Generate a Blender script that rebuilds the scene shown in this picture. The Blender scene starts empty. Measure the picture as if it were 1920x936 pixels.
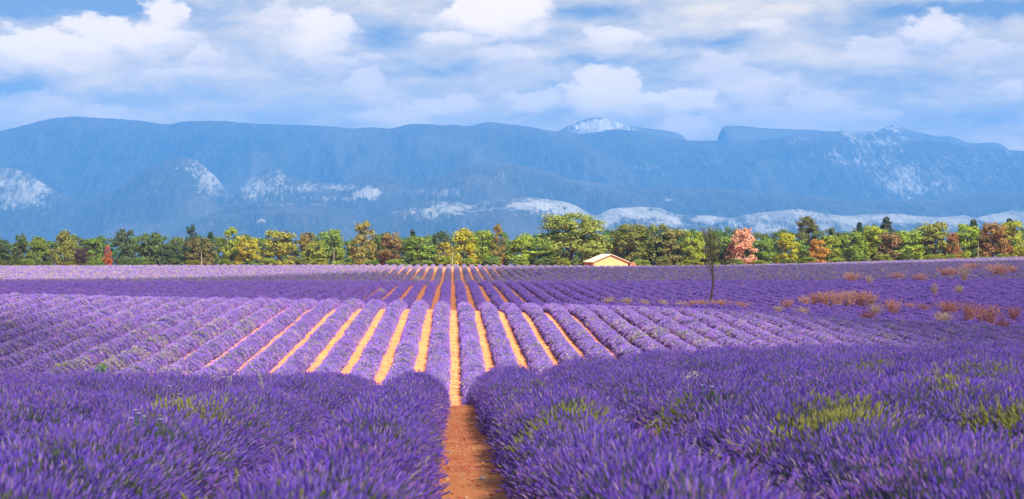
import bpy, bmesh, math, random
import numpy as np
from mathutils import Vector, Matrix, noise as mnoise

PI = math.pi
FPX = 3000.0            # focal length in pixels of the 1920 px wide photograph
CAMZ = 10.0             # world height of the camera
CAMX = -0.17
random.seed(7)
rng = np.random.default_rng(11)
scn = bpy.context.scene
COL = scn.collection

# ------------------------------------------------------------------ camera
YAW = math.atan(113 / FPX)
cd = bpy.data.cameras.new("camera")
cam = bpy.data.objects.new("camera", cd)
COL.objects.link(cam)
cam.location = (CAMX, 0, CAMZ)
cam.rotation_euler = (math.radians(90.04), 0, -YAW)
cd.sensor_width = 36
cd.lens = 36 * FPX / 1920
cd.clip_start = 0.1
cd.clip_end = 200000
cd.dof.use_dof = True
cd.dof.focus_distance = 60
cd.dof.aperture_fstop = 4.0
scn.camera = cam

# ------------------------------------------------------------------ colour management, sampling
scn.view_settings.view_transform = 'Standard'
scn.view_settings.look = 'None'
scn.view_settings.exposure = 1.4
scn.view_settings.gamma = 1
scn.cycles.use_denoising = True
scn.cycles.max_bounces = 6
scn.cycles.diffuse_bounces = 2
scn.cycles.glossy_bounces = 1
scn.cycles.transparent_max_bounces = 12
scn.cycles.volume_bounces = 3

# ------------------------------------------------------------------ sun
SUN_EL = math.radians(48)
SUN_AZ = math.radians(40)        # degrees to the right of straight behind the camera
SDIR = Vector((math.cos(SUN_EL) * math.sin(SUN_AZ), -math.cos(SUN_EL) * math.cos(SUN_AZ), math.sin(SUN_EL)))
sd = bpy.data.lights.new("sun", 'SUN')
sd.energy = 5.0
sd.angle = math.radians(0.5)
sd.color = (1.0, 0.92, 0.70)
sun = bpy.data.objects.new("sun", sd)
COL.objects.link(sun)
sun.rotation_euler = SDIR.to_track_quat('Z', 'Y').to_euler()


# ------------------------------------------------------------------ node helper
class NT:
    def __init__(self, tree):
        self.t = tree
        self.n = tree.nodes
        self.n.clear()

    def node(self, typ, ins=None, **attrs):
        x = self.n.new(typ)
        for k, v in attrs.items():
            setattr(x, k, v)
        if ins:
            for k, v in ins.items():
                self.put(x.inputs[k], v)
        return x

    def put(self, sock, v):
        if isinstance(v, bpy.types.NodeSocket):
            self.t.links.new(v, sock)
        elif isinstance(v, bpy.types.Node):
            self.t.links.new(v.outputs[0], sock)
        else:
            if sock.type == 'RGBA' and len(v) == 3:
                v = (*v, 1)
            sock.default_value = v

    def m(self, op, a, b=0.0, c=0.0, clamp=False):
        x = self.n.new('ShaderNodeMath')
        x.operation = op
        x.use_clamp = clamp
        self.put(x.inputs[0], a)
        self.put(x.inputs[1], b)
        self.put(x.inputs[2], c)
        return x.outputs[0]

    def ramp(self, v, a, b, c=0.0, d=1.0, smooth=True):
        x = self.n.new('ShaderNodeMapRange')
        x.interpolation_type = 'SMOOTHSTEP' if smooth else 'LINEAR'
        self.put(x.inputs[0], v)
        for i, q in enumerate((a, b, c, d)):
            self.put(x.inputs[i + 1], q)
        return x.outputs[0]

    def mix(self, f, a, b, mode='MIX'):
        x = self.n.new('ShaderNodeMix')
        x.data_type = 'RGBA'
        x.blend_type = mode
        x.clamp_factor = True
        self.put(x.inputs[0], f)
        self.put(x.inputs[6], a)
        self.put(x.inputs[7], b)
        return x.outputs[2]

    def noise(self, vec, scale, detail=4, rough=0.55, dist=0.0, out=0):
        x = self.n.new('ShaderNodeTexNoise')
        self.put(x.inputs['Vector'], vec)
        x.inputs['Scale'].default_value = scale
        x.inputs['Detail'].default_value = detail
        x.inputs['Roughness'].default_value = rough
        x.inputs['Distortion'].default_value = dist
        return x.outputs[out]


# ------------------------------------------------------------------ world: sky with clouds
world = bpy.data.worlds.new("World")
scn.world = world
world.use_nodes = True
W = NT(world.node_tree)
sky = W.node('ShaderNodeTexSky', sky_type='NISHITA', sun_disc=False)
sky.sun_elevation = SUN_EL
sky.sun_rotation = math.radians(180) - SUN_AZ
sky.altitude = 600
sky.air_density = 1.0
sky.dust_density = 1.0
sky.ozone_density = 2.0
tc = W.node('ShaderNodeTexCoord')
sep = W.node('ShaderNodeSeparateXYZ', {0: tc.outputs['Generated']})
# azimuth (radians, 0 = row direction) and elevation
AZ = W.m('ARCTAN2', sep.outputs[0], sep.outputs[1])
EL = W.m('ARCSINE', sep.outputs[2])
# noise space: stretched sideways like cloud sheets near the horizon
cv = W.node('ShaderNodeCombineXYZ', {0: AZ, 1: W.m('MULTIPLY', EL, 1.8), 2: 0.3})
warp = W.noise(cv, 26, 4, 0.62, out=1)
wsub = W.node('ShaderNodeVectorMath', {0: warp, 1: (0.5, 0.5, 0.5)}, operation='SUBTRACT')
wsep = W.node('ShaderNodeSeparateXYZ', {0: wsub})
AZw = W.m('MULTIPLY_ADD', wsep.outputs[0], 0.034, AZ)
ELw = W.m('MULTIPLY_ADD', wsep.outputs[1], 0.020, EL)
edge_n = W.noise(cv, 48, 8, 0.62)
sheet_n = W.noise(cv, 9, 5, 0.55, 0.4)
sheet2_n = W.noise(W.node('ShaderNodeVectorMath', {0: cv, 1: (1.0, 2.2, 1.0)}, operation='MULTIPLY'), 7, 5, 0.6, 0.6)


def px_az(x):
    return math.atan((x - 847) / FPX)


def px_el(y):
    return math.atan((470 - y) / FPX)


# bright cumulus heads: x, y, half width, half height (photo px), strength
BLOBS = [
    (90, 100, 130, 34, .95), (230, 78, 110, 30, .95), (315, 45, 45, 42, .9), (0, 130, 70, 18, .5),
    (600, 55, 55, 48, .9), (510, 45, 45, 40, .45), (385, 115, 34, 18, .5), (330, 145, 80, 12, .45),
    (935, 30, 95, 42, 1.0), (850, 68, 60, 16, .7), (980, 12, 60, 26, .9),
    (1150, 72, 50, 26, .65), (1430, 52, 34, 16, .45), (1750, 72, 60, 30, .7), (1660, 105, 60, 26, .5),
    (690, 160, 36, 28, .5), (820, 200, 70, 18, .55), (720, 220, 60, 18, .45),
    (1130, 175, 85, 40, .95), (1260, 190, 90, 26, .85), (1000, 186, 60, 16, .6), (1350, 130, 60, 34, .35),
    (1400, 165, 70, 40, .4), (1530, 200, 70, 28, .45), (1850, 105, 50, 20, .45), (1910, 180, 30, 20, .5),
    (640, 115, 60, 16, .4), (950, 105, 50, 20, .45), (1480, 225, 180, 26, .35), (200, 215, 50, 14, .35),
    (60, 205, 60, 18, .3), (1300, 240, 60, 22, .5),
]
acc = None
for (bx, by, rx, ry, s) in BLOBS:
    u = W.m('DIVIDE', W.m('SUBTRACT', AZw, px_az(bx)), rx * 1.15 / FPX)
    v = W.m('DIVIDE', W.m('SUBTRACT', ELw, px_el(by)), ry * 1.15 / FPX)
    r = W.m('SQRT', W.m('ADD', W.m('MULTIPLY', u, u), W.m('MULTIPLY', v, v)))
    d = W.ramp(W.m('MULTIPLY_ADD', W.m('SUBTRACT', edge_n, 0.5), 2.0, r), W.ramp(v, -.5, .4, .05, .74), W.ramp(v, -.5, .4, 1.45, 1.06), s * .95, 0.0)
    acc = d if acc is None else W.m('MAXIMUM', acc, d)
# darker blue gaps of the photograph's sky (thinner sheet there)
GAPS = [(60, 25, 330, 34, .9), (1900, 35, 330, 26, .8), (1130, 25, 150, 24, .6), (250, 190, 200, 26, .45), (60, 180, 120, 30, .5),
        (740, 60, 60, 40, .5), (1330, 75, 120, 20, .55), (740, 130, 140, 18, .35), (1560, 140, 90, 20, .3), (1850, 230, 90, 30, .3), (1080, 118, 130, 14, .5)]
gacc = None
for (bx, by, rx, ry, s) in GAPS:
    u = W.m('DIVIDE', W.m('SUBTRACT', AZw, px_az(bx)), rx / FPX)
    v = W.m('DIVIDE', W.m('SUBTRACT', ELw, px_el(by)), ry / FPX)
    r = W.m('SQRT', W.m('ADD', W.m('MULTIPLY', u, u), W.m('MULTIPLY', v, v)))
    d = W.ramp(r, 0.1, 1.3, s, 0.0)
    gacc = d if gacc is None else W.m('MAXIMUM', gacc, d)
sheet3_n = W.noise(W.node('ShaderNodeVectorMath', {0: cv, 1: (1.0, 1.7, 1.0)}, operation='MULTIPLY'), 21, 7, 0.62, 0.5)
sheet = W.ramp(W.m('ADD', W.m('MULTIPLY', sheet3_n, 0.4), W.m('ADD', W.m('MULTIPLY', sheet_n, 0.3), W.m('MULTIPLY', sheet2_n, 0.3))), 0.40, 0.62, 0.18, 1.0, False)
sheet = W.m('MULTIPLY', sheet, W.ramp(EL, math.radians(12), math.radians(35), 1.0, .45))
sheet = W.m('SUBTRACT', sheet, W.m('MULTIPLY', gacc, 0.9), clamp=True)
VEIL = (11.0, 8.6, 4.9)
WHITE = (14.0, 11.0, 7.8)
skyc = W.mix(1.0, sky.outputs[0], (0.66, 0.58, 0.56), 'MULTIPLY')
c1 = W.mix(sheet, skyc, W.mix(W.ramp(EL, math.radians(8), math.radians(24)), VEIL, (5.4, 6.0, 7.4)))
puff = W.m('MULTIPLY', acc, W.ramp(edge_n, 0.2, 0.75, 0.85, 1.0))
# towards the frame's surroundings further cumulus from noise keep the sky going
c2 = W.mix(puff, c1, WHITE)

bg = W.node('ShaderNodeBackground', {'Color': c2, 'Strength': 0.052})
W.node('ShaderNodeOutputWorld', {0: bg})

# ------------------------------------------------------------------ terrain
YK = np.array([-60, 0, 6, 14, 26, 38, 48, 56, 66, 76, 90, 110, 126, 138, 150, 170, 195, 216, 235, 260, 290, 320, 345, 365, 390, 430, 600, 1500, 6000, 60000.])
UK = np.array([-847., -367., 0., 453., 1073.])
D_L = [1.6, 1.6, 1.8, 2.17, 2.9, 3.75, 4.85, 5.7, 6.4, 6.25, 5.65, 4.75, 4.15, 4.5, 4.75, 4.9, 4.95, 4.9, 5.1, 5.1, 4.95, 4.65, 4.35, 4.15, 4.15, 4.5, 8, 45, 60, 60]
D_C = [1.6, 1.6, 1.8, 2.17, 2.9, 3.7, 4.8, 5.65, 6.35, 6.35, 5.95, 5.25, 4.78, 5.15, 5.4, 5.25, 4.95, 4.82, 5.15, 5.4, 5.25, 4.75, 4.28, 4.0, 3.95, 4.3, 8, 45, 60, 60]
D_R = [1.6, 1.6, 1.7, 2.0, 2.6, 3.2, 4.3, 5.3, 6.4, 6.6, 6.3, 5.8, 5.45, 5.6, 5.65, 5.55, 5.35, 5.15, 5.0, 4.9, 4.75, 4.6, 4.45, 4.3, 4.2, 4.3, 8, 45, 60, 60]
D_RR = [1.6, 1.6, 1.7, 1.95, 2.5, 3.05, 4.1, 5.2, 6.3, 6.7, 6.8, 6.85, 6.9, 7.0, 6.9, 6.4, 5.75, 5.2, 4.8, 4.3, 3.75, 3.2, 2.75, 2.4, 2.1, 1.9, 6, 45, 60, 60]
D_LM = [(a * .45 + b * .55) for a, b in zip(D_L, D_C)]
DK = np.array([D_L, D_LM, D_C, D_R, D_RR])


def tangents(x, y):
    """PCHIP slopes along the last axis"""
    h = np.diff(x)
    d = np.diff(y) / h
    m = np.zeros_like(y)
    a, b = d[..., :-1], d[..., 1:]
    w1 = 2 * h[1:] + h[:-1]
    w2 = h[1:] + 2 * h[:-1]
    with np.errstate(divide='ignore', invalid='ignore'):
        hm = (w1 + w2) / (w1 / a + w2 / b)
    m[..., 1:-1] = np.where(a * b > 0, hm, 0)
    m[..., 0], m[..., -1] = d[..., 0], d[..., -1]
    return m


MK = tangents(YK, DK)


def terrain(X, Y):
    X = np.asarray(X, float)
    Y = np.asarray(Y, float)
    Yc = np.clip(Y, YK[0], YK[-1] - 1)
    i = np.clip(np.searchsorted(YK, Yc, 'right') - 1, 0, len(YK) - 2)
    h = YK[i + 1] - YK[i]
    t = (Yc - YK[i]) / h
    t2, t3 = t * t, t * t * t
    V = (2 * t3 - 3 * t2 + 1) * DK[:, i] + (t3 - 2 * t2 + t) * h * MK[:, i] + (3 * t2 - 2 * t3) * DK[:, i + 1] + (t3 - t2) * h * MK[:, i + 1]
    u = np.clip(FPX * (X - CAMX) / np.maximum(Y, 24), -1250, 1500)
    u = np.where(u < UK[0], UK[0] + (u - UK[0]) * .5, u)
    k = np.clip(np.searchsorted(UK, u, 'right') - 1, 0, len(UK) - 2)
    # finite-difference tangents across u
    T = np.zeros_like(V)
    for q in range(5):
        lo, hi = max(q - 1, 0), min(q + 1, 4)
        T[q] = (V[hi] - V[lo]) / (UK[hi] - UK[lo])
    s = (np.clip(u, UK[0], UK[-1]) - UK[k]) / (UK[k + 1] - UK[k])
    hh = UK[k + 1] - UK[k]
    s2, s3 = s * s, s * s * s
    g = lambda A, kk: np.take_along_axis(A, kk[None], 0)[0]
    Vk, Vn, Tk, Tn = g(V, k), g(V, k + 1), g(T, k), g(T, k + 1)
    r = (2 * s3 - 3 * s2 + 1) * Vk + (s3 - 2 * s2 + s) * hh * Tk + (3 * s2 - 2 * s3) * Vn + (s3 - s2) * hh * Tn
    ex = u - np.clip(u, UK[0], UK[-1])
    r = r + np.where(ex > 0, Tn, Tk) * ex
    small = 0.03 * np.sin(Y * .9 + X * .31) * np.sin(X * 1.3 + 1)
    return CAMZ - r + small * (np.abs(Y) < 420)


def tz(x, y):
    return float(terrain(np.array([x]), np.array([y]))[0])


def at_px(px, Y):
    """world X of photo column px at row distance Y"""
    return CAMX + (px - 847) / FPX * Y


# ------------------------------------------------------------------ object helpers
def link(o, parent=None):
    COL.objects.link(o)
    if parent is not None:
        o.parent = parent
    return o


def tag(o, label=None, cat=None, group=None, kind=None):
    if label:
        o['label'] = label
    if cat:
        o['category'] = cat
    if group:
        o['group'] = group
    if kind:
        o['kind'] = kind
    return o


def mesh_np(name, verts, faces, mats=(), smooth=True, matidx=None):
    """verts (n,3) array; faces (m,k) int array"""
    me = bpy.data.meshes.new(name)
    verts = np.asarray(verts, np.float32)
    faces = np.asarray(faces, np.int32)
    n, (mf, k) = len(verts), faces.shape
    me.vertices.add(n)
    me.vertices.foreach_set('co', verts.ravel())
    me.loops.add(mf * k)
    me.loops.foreach_set('vertex_index', faces.ravel())
    me.polygons.add(mf)
    me.polygons.foreach_set('loop_start', np.arange(mf, dtype=np.int32) * k)
    me.polygons.foreach_set('loop_total', np.full(mf, k, np.int32))
    me.polygons.foreach_set('use_smooth', np.full(mf, smooth))
    for m_ in mats:
        me.materials.append(m_)
    if matidx is not None:
        me.polygons.foreach_set('material_index', np.asarray(matidx, np.int32))
    me.update(calc_edges=True)
    return me


def grid_faces(nu, nv):
    """grid of nu x nv vertices, index = i*nv + j"""
    i, j = np.meshgrid(np.arange(nu - 1), np.arange(nv - 1), indexing='ij')
    a = (i * nv + j).ravel()
    return np.stack([a, a + nv, a + nv + 1, a + 1], 1)


def principled(name, color=(.5, .5, .5), rough=.8, spec=.3):
    m = bpy.data.materials.new(name)
    m.use_nodes = True
    N = NT(m.node_tree)
    b = N.node('ShaderNodeBsdfPrincipled', {'Base Color': color, 'Roughness': rough, 'Specular IOR Level': spec})
    N.node('ShaderNodeOutputMaterial', {0: b})
    return m, N, b


# ------------------------------------------------------------------ materials
def mat_soil():
    m, N, b = principled('soil', rough=.95, spec=.1)
    g = N.node('ShaderNodeNewGeometry')
    P = g.outputs['Position']
    n1 = N.noise(P, 1.1, 6, .65)
    n2 = N.noise(P, 7, 6, .75)
    n3 = N.noise(P, 22, 4, .7)
    c = N.mix(N.ramp(n1, .3, .7), (.66, .19, .105), (.82, .33, .13))
    c = N.mix(N.ramp(n2, .5, .75, 0, .45), c, (.40, .13, .09))
    c = N.mix(N.ramp(n3, .6, .75, 0, .6), c, (.80, .50, .28))
    N.put(b.inputs['Base Color'], c)
    bump = N.node('ShaderNodeBump', {'Height': N.m('ADD', N.m('MULTIPLY', n2, .8), N.m('MULTIPLY', n3, .35)), 'Strength': .9, 'Distance': .05})
    N.put(b.inputs['Normal'], bump)
    return m


def mat_far_ground():
    pass


def mat_core():
    """leafy body of a lavender row, under the flower spikes"""
    m, N, b = principled('lavender_body', rough=.9, spec=.1)
    g = N.node('ShaderNodeNewGeometry')
    P = g.outputs['Position']
    n1 = N.noise(P, 14, 4, .7)
    n2 = N.noise(P, 1.2, 3, .5)
    c = N.mix(N.ramp(n1, .35, .65), (.045, .028, .15), (.11, .065, .34))
    c = N.mix(N.ramp(n2, .58, .72, 0, .45), c, (.10, .13, .04))
    N.put(b.inputs['Base Color'], c)
    bump = N.node('ShaderNodeBump', {'Height': n1, 'Strength': 1.0, 'Distance': .12})
    N.put(b.inputs['Normal'], bump)
    return m


def mat_spike(name, purple_a, purple_b, green):
    m, N, b = principled(name, rough=.75, spec=.2)
    t = N.node('ShaderNodeAttribute', attribute_type='INSTANCER', attribute_name='tint').outputs['Fac']
    v = N.node('ShaderNodeAttribute', attribute_type='INSTANCER', attribute_name='vary').outputs['Fac']
    g = N.node('ShaderNodeNewGeometry')
    isl = g.outputs['Random Per Island']
    c = N.mix(isl, purple_a, purple_b)
    c = N.mix(N.ramp(N.m('ADD', v, N.m('MULTIPLY', isl, .5)), .93, 1.15, 0, .8), c, (.30, .13, .36))
    c = N.mix(N.m('LESS_THAN', N.m('FRACT', N.m('MULTIPLY', isl, 17.3)), .05), c, (.42, .30, .45))
    c = N.mix(N.m('LESS_THAN', N.m('FRACT', N.m('MULTIPLY', isl, 31.7)), .035), c, (.16, .18, .06))
    gf = N.m('GREATER_THAN', N.m('ADD', t, N.m('MULTIPLY', N.m('SUBTRACT', isl, .5), .9)), .5)
    gr = N.mix(v, green, (.42, .36, .10))
    c = N.mix(gf, c, gr)
    br = N.node('ShaderNodeHueSaturation', {'Color': c, 'Value': N.ramp(v, 0, 1, .75, 1.25, False)})
    N.put(b.inputs['Base Color'], br.outputs[0])
    N.put(b.inputs['Subsurface Weight'], 0.0)
    return m


M_SOIL = mat_soil()
M_CORE = mat_core()
M_SPIKE = mat_spike('lavender_flower', (.15, .060, .58), (.34, .205, .72), (.20, .27, .05))
M_STEM, _N, _b = principled('lavender_stem', (.15, .19, .10), .8, .2)

# ------------------------------------------------------------------ ground
ys = np.concatenate([np.arange(-60, 8, 3.), np.arange(8, 60, .6), np.arange(60, 240, 2.), np.arange(240, 460, 5.), np.geomspace(460, 30000, 40)])
xs_pos = np.concatenate([np.arange(0, 2.4, .12), np.arange(2.4, 40, 1.2), np.arange(40, 180, 6.), np.geomspace(180, 30000, 26)])
xs = np.concatenate([-xs_pos[:0:-1], xs_pos])
GX, GY = np.meshgrid(xs, ys, indexing='ij')
GZ = terrain(GX, GY)
gv = np.stack([GX, GY, GZ], -1).reshape(-1, 3)
gm = mesh_np('ground', gv, grid_faces(len(xs), len(ys)), [M_SOIL])
ground = link(bpy.data.objects.new('ground', gm))
tag(ground, kind='structure')
# a tensor grid made with x-major order has its faces looking down: flip
gm.flip_normals() if gm.polygons[0].normal.z < 0 else None


# ------------------------------------------------------------------ lavender prototypes
def spike_geo(base, d, stem, length, rad, ang0, rings, sides=4):
    """one flower spike with its stem: returns verts, faces, material index"""
    d = d.normalized()
    a = d.orthogonal().normalized()
    b = d.cross(a)
    V, F, MI = [], [], []
    p0 = base
    p1 = base + d * stem
    if stem > 0:
        r0 = rad * .28
        for p in (p0, p1):
            for q in range(3):
                an = ang0 + q * 2 * PI / 3
                V.append(p + (a * math.cos(an) + b * math.sin(an)) * r0)
        for q in range(3):
            F.append((q, (q + 1) % 3, 3 + (q + 1) % 3, 3 + q))
            MI.append(1)
    o = len(V)
    V.append(p1)
    for (t, rr) in rings:
        for q in range(sides):
            an = ang0 + q * 2 * PI / sides + t * 1.3
            V.append(p1 + d * length * t + (a * math.cos(an) + b * math.sin(an)) * rad * rr)
    V.append(p1 + d * length)
    top = len(V) - 1
    for q in range(sides):
        F.append((o, o + 1 + (q + 1) % sides, o + 1 + q))
        MI.append(0)
    for k in range(len(rings) - 1):
        s0 = o + 1 + k * sides
        s1 = s0 + sides
        for q in range(sides):
            F.append((s0 + q, s0 + (q + 1) % sides, s1 + (q + 1) % sides, s1 + q))
            MI.append(0)
    s0 = o + 1 + (len(rings) - 1) * sides
    for q in range(sides):
        F.append((s0 + q, s0 + (q + 1) % sides, top))
        MI.append(0)
    return V, F, MI


def tuft(name, n, radius, spread, stem, length, rad, rings, seed, sides=4):
    r = random.Random(seed)
    V, F, MI = [], [], []
    for k in range(n):
        an = r.uniform(0, 2 * PI)
        rr = radius * math.sqrt(r.random())
        base = Vector((rr * math.cos(an), rr * math.sin(an), r.uniform(-.04, .0)))
        d = Vector((math.cos(an) * spread * rr / radius + r.gauss(0, .14), math.sin(an) * spread * rr / radius + r.gauss(0, .14), 1))
        v, f, mi = spike_geo(base, d, stem * r.uniform(.6, 1.15), length * r.uniform(.7, 1.3), rad * r.uniform(.8, 1.2), r.uniform(0, 6), rings, sides)
        o = len(V)
        V += v
        F += [tuple(i + o for i in q) for q in f]
        MI += mi
    me = bpy.data.meshes.new(name)
    me.from_pydata([tuple(v) for v in V], [], F)
    me.materials.append(M_SPIKE)
    me.materials.append(M_STEM)
    me.polygons.foreach_set('material_index', MI)
    me.update()
    return bpy.data.objects.new(name, me)


protos = {}
for lod, args in {
    'near': dict(n=16, radius=.14, spread=.30, stem=.17, length=.052, rad=.0060, rings=((.18, .8), (.5, 1.0), (.78, .65))),
    'mid': dict(n=12, radius=.14, spread=.45, stem=.06, length=.085, rad=.014, rings=((.4, 1.0),), sides=3),
    'far': dict(n=10, radius=.22, spread=.5, stem=0, length=.15, rad=.032, rings=((.45, 1.0),), sides=3),
}.items():
    c = bpy.data.collections.new('tufts_' + lod)
    for s in range(5):
        c.objects.link(tuft('flower_tuft', seed=s * 17 + 3, **args))
    protos[lod] = c


def gn_group(name, coll):
    g = bpy.data.node_groups.new(name, 'GeometryNodeTree')
    g.interface.new_socket('Geometry', in_out='INPUT', socket_type='NodeSocketGeometry')
    g.interface.new_socket('Geometry', in_out='OUTPUT', socket_type='NodeSocketGeometry')
    n = g.nodes
    i, o = n.new('NodeGroupInput'), n.new('NodeGroupOutput')
    ci = n.new('GeometryNodeCollectionInfo')
    ci.inputs['Collection'].default_value = coll
    ci.inputs['Separate Children'].default_value = True
    ci.inputs['Reset Children'].default_value = True
    ip = n.new('GeometryNodeInstanceOnPoints')
    ip.inputs['Pick Instance'].default_value = True
    m2p = n.new('GeometryNodeMeshToPoints')

    def attr(nm, typ):
        a = n.new('GeometryNodeInputNamedAttribute')
        a.data_type = typ
        a.inputs[0].default_value = nm
        return a.outputs[0]
    L = g.links.new
    L(i.outputs[0], m2p.inputs['Mesh'])
    L(m2p.outputs[0], ip.inputs['Points'])
    L(ci.outputs[0], ip.inputs['Instance'])
    L(attr('pick', 'INT'), ip.inputs['Instance Index'])
    L(attr('rot', 'FLOAT_VECTOR'), ip.inputs['Rotation'])
    L(attr('size', 'FLOAT'), ip.inputs['Scale'])
    L(ip.outputs[0], o.inputs[0])
    return g


GN = {k: gn_group('scatter_' + k, c) for k, c in protos.items()}


def point_mesh(name, P, rot, size, pick, tint, vary):
    me = bpy.data.meshes.new(name)
    n = len(P)
    me.vertices.add(n)
    me.vertices.foreach_set('co', np.asarray(P, np.float32).ravel())
    for nm, typ, arr in (('size', 'FLOAT', size), ('tint', 'FLOAT', tint), ('vary', 'FLOAT', vary)):
        a = me.attributes.new(nm, typ, 'POINT')
        a.data.foreach_set('value', np.asarray(arr, np.float32))
    a = me.attributes.new('pick', 'INT', 'POINT')
    a.data.foreach_set('value', np.asarray(pick, np.int32))
    a = me.attributes.new('rot', 'FLOAT_VECTOR', 'POINT')
    a.data.foreach_set('vector', np.asarray(rot, np.float32).ravel())
    return me


# ------------------------------------------------------------------ lavender rows
SPACING = 1.8
HALF = 0.47
ONES = ['', 'first', 'second', 'third', 'fourth', 'fifth', 'sixth', 'seventh', 'eighth', 'ninth', 'tenth', 'eleventh', 'twelfth', 'thirteenth',
        'fourteenth', 'fifteenth', 'sixteenth', 'seventeenth', 'eighteenth', 'nineteenth']
TENS = {20: 'twenty', 30: 'thirty', 40: 'forty', 50: 'fifty', 60: 'sixty', 70: 'seventy', 80: 'eighty', 90: 'ninety'}


def ordinal(n):
    if n < 20:
        return ONES[n]
    t, o = n // 10 * 10, n % 10
    if o == 0:
        return TENS[t][:-1] + 'ieth'
    return TENS[t] + '-' + ONES[o]


def hash01(a, b):
    v = np.sin(a * 127.1 + b * 311.7) * 43758.5453
    return v - np.floor(v)


def vnoise(x, y, s):
    """smooth value noise"""
    x = x / s
    y = y / s
    xi, yi = np.floor(x), np.floor(y)
    fx, fy = x - xi, y - yi
    fx = fx * fx * (3 - 2 * fx)
    fy = fy * fy * (3 - 2 * fy)
    return (hash01(xi, yi) * (1 - fx) * (1 - fy) + hash01(xi + 1, yi) * fx * (1 - fy)
            + hash01(xi, yi + 1) * (1 - fx) * fy + hash01(xi + 1, yi + 1) * fx * fy)


def row_dims(k, Y):
    """height and half width of row k at Y: a chain of bushes about 0.95 m apart"""
    x = np.full_like(Y, float(k))
    ph = hash01(x, x * 0 + 3.3)[0] * 6.28 if len(Y) else 0
    cell = np.floor(Y / .95)
    Yb = Y + 1.1 * vnoise(x * 3.7, Y, 2.3)
    bump = np.abs(np.sin(Yb * PI / .95 + ph))
    bh = hash01(x, cell + 9)
    big = vnoise(x * 1.8, Y, 5.0)
    h = .48 + .17 * bump ** .7 + .15 * (bh - .5) - .14 * (bh < .03) + .12 * (big - .5)
    w = HALF * (.90 + .12 * bump ** .6 + .16 * (big - .5))
    w = w + .10 * (vnoise(x * 5.1 + 3, Y, .7) - .5) - .06 * (Y > 140)
    # near the camera the plants stand fuller
    near = np.clip((60 - Y) / 30, 0, 1)
    wide = -.10 if k in (-1, 0) else .30
    return h + .04 * near, w + (.02 + wide) * near


PROFILE = np.array([(-1.0, 0.0), (-1.08, .30), (-.95, .62), (-.60, .90), (0, 1.0), (.60, .90), (.95, .62), (1.08, .30), (1.0, 0.0)])


def visible_range(xc):
    """stretch of the row inside the picture (with a margin)"""
    u = xc - CAMX
    ulim = 930. if u < 0 else 1160.
    y0 = max(4.5, abs(u) * FPX / ulim - 4)
    return y0


def row_end(xc):
    return 378 + max(0, xc) * .05


# patches of yellow-green (little-flowering) plants: X, Y, radius
PATCHES = []


def add_patch(px, py_Y, r, s):
    PATCHES.append((at_px(px, py_Y), py_Y, r * (.62 if py_Y > 60 else 1.15), s * (.85 if py_Y > 60 else 1.2)))


for (px, Y, r, s) in [(1640, 24, .5, 1.0), (1390, 20, .38, .9), (1560, 11.5, .35, 1.0), (1880, 20, .6, .8), (400, 17.5, .45, .85), (330, 15, .35, .7),
                      (1070, 17, .45, .7), (1010, 20, .3, .6), (1240, 28, .3, .6), (1180, 13, .4, .5), (1850, 12, .4, .8), (1530, 30, .3, .6), (1560, 12.5, .3, .9), (1800, 15, .35, .6), (600, 15, .2, .5), (130, 14, .3, .6), (1240, 16, .3, .7), (1060, 13.5, .3, .8), (780, 16, .2, .5),
                      (195, 80, 2.2, .8), (235, 86, 1.6, .8), (130, 78, 1.5, .7), (60, 72, 1.2, .6), (330, 85, 1.6, .6), (300, 92, 1.5, .6), (380, 95, 1.8, .7),
                      (430, 100, 1.6, .7), (480, 104, 1.4, .6), (260, 100, 1.5, .6), (390, 104, 1.3, .7), (290, 76, 1.2, .6),
                      (1250, 104, 2.0, .7), (1190, 100, 1.3, .7), (1300, 88, 1.4, .6), (1400, 90, 2, .5), (1330, 98, 1.4, .6), (1660, 108, 1.4, .6),
                      (1140, 112, 1.2, .6), (900, 104, .9, .8), (1500, 84, 1.6, .5), (1600, 84, 1.6, .5), (1240, 82, 1.0, .5)]:
    add_patch(px, Y, r, s)
PA = np.array(PATCHES)


def tint_at(X, Y):
    t = np.zeros_like(X)
    for (a, b, r, s) in PATCHES:
        d = np.hypot((X - a), (Y - b) * .7) / r
        t = np.maximum(t, s * np.clip(1.5 - d, 0, 1) * np.where(Y > 60, .72, 1.0))
    n = vnoise(X, Y, 1.1) * .6 + vnoise(X + 40, Y - 13, .5) * .4
    t = t * (.55 + .6 * n)
    bgn = vnoise(X + 100, Y + 7, 2.2)
    t = t + np.clip(n - .66, 0, 1) * .9 * (.4 + bgn)
    t = t + .09 * ((Y > 50) & (Y < 134)) + .26 * (Y > 236)  # green stems, and the greyer look of the sunlit bands put into the tint
    return t


def euler_from_normal(N, yaw):
    """XYZ euler that turns +Z towards N (arrays)"""
    nx, ny, nz = N.T
    # rotation about x then y: z axis -> (sin(b), -sin(a)cos(b), cos(a)cos(b))
    b = np.arcsin(np.clip(nx, -1, 1))
    a = np.arctan2(-ny, nz)
    return np.stack([a, b, yaw * 0], 1)


LODS = [('near', 4.5, 50, 135, 1.0), ('mid', 50, 132, 46, 1.0), ('far', 132, 240, 20, .85), ('far', 240, 400, 9, 1.1)]


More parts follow.
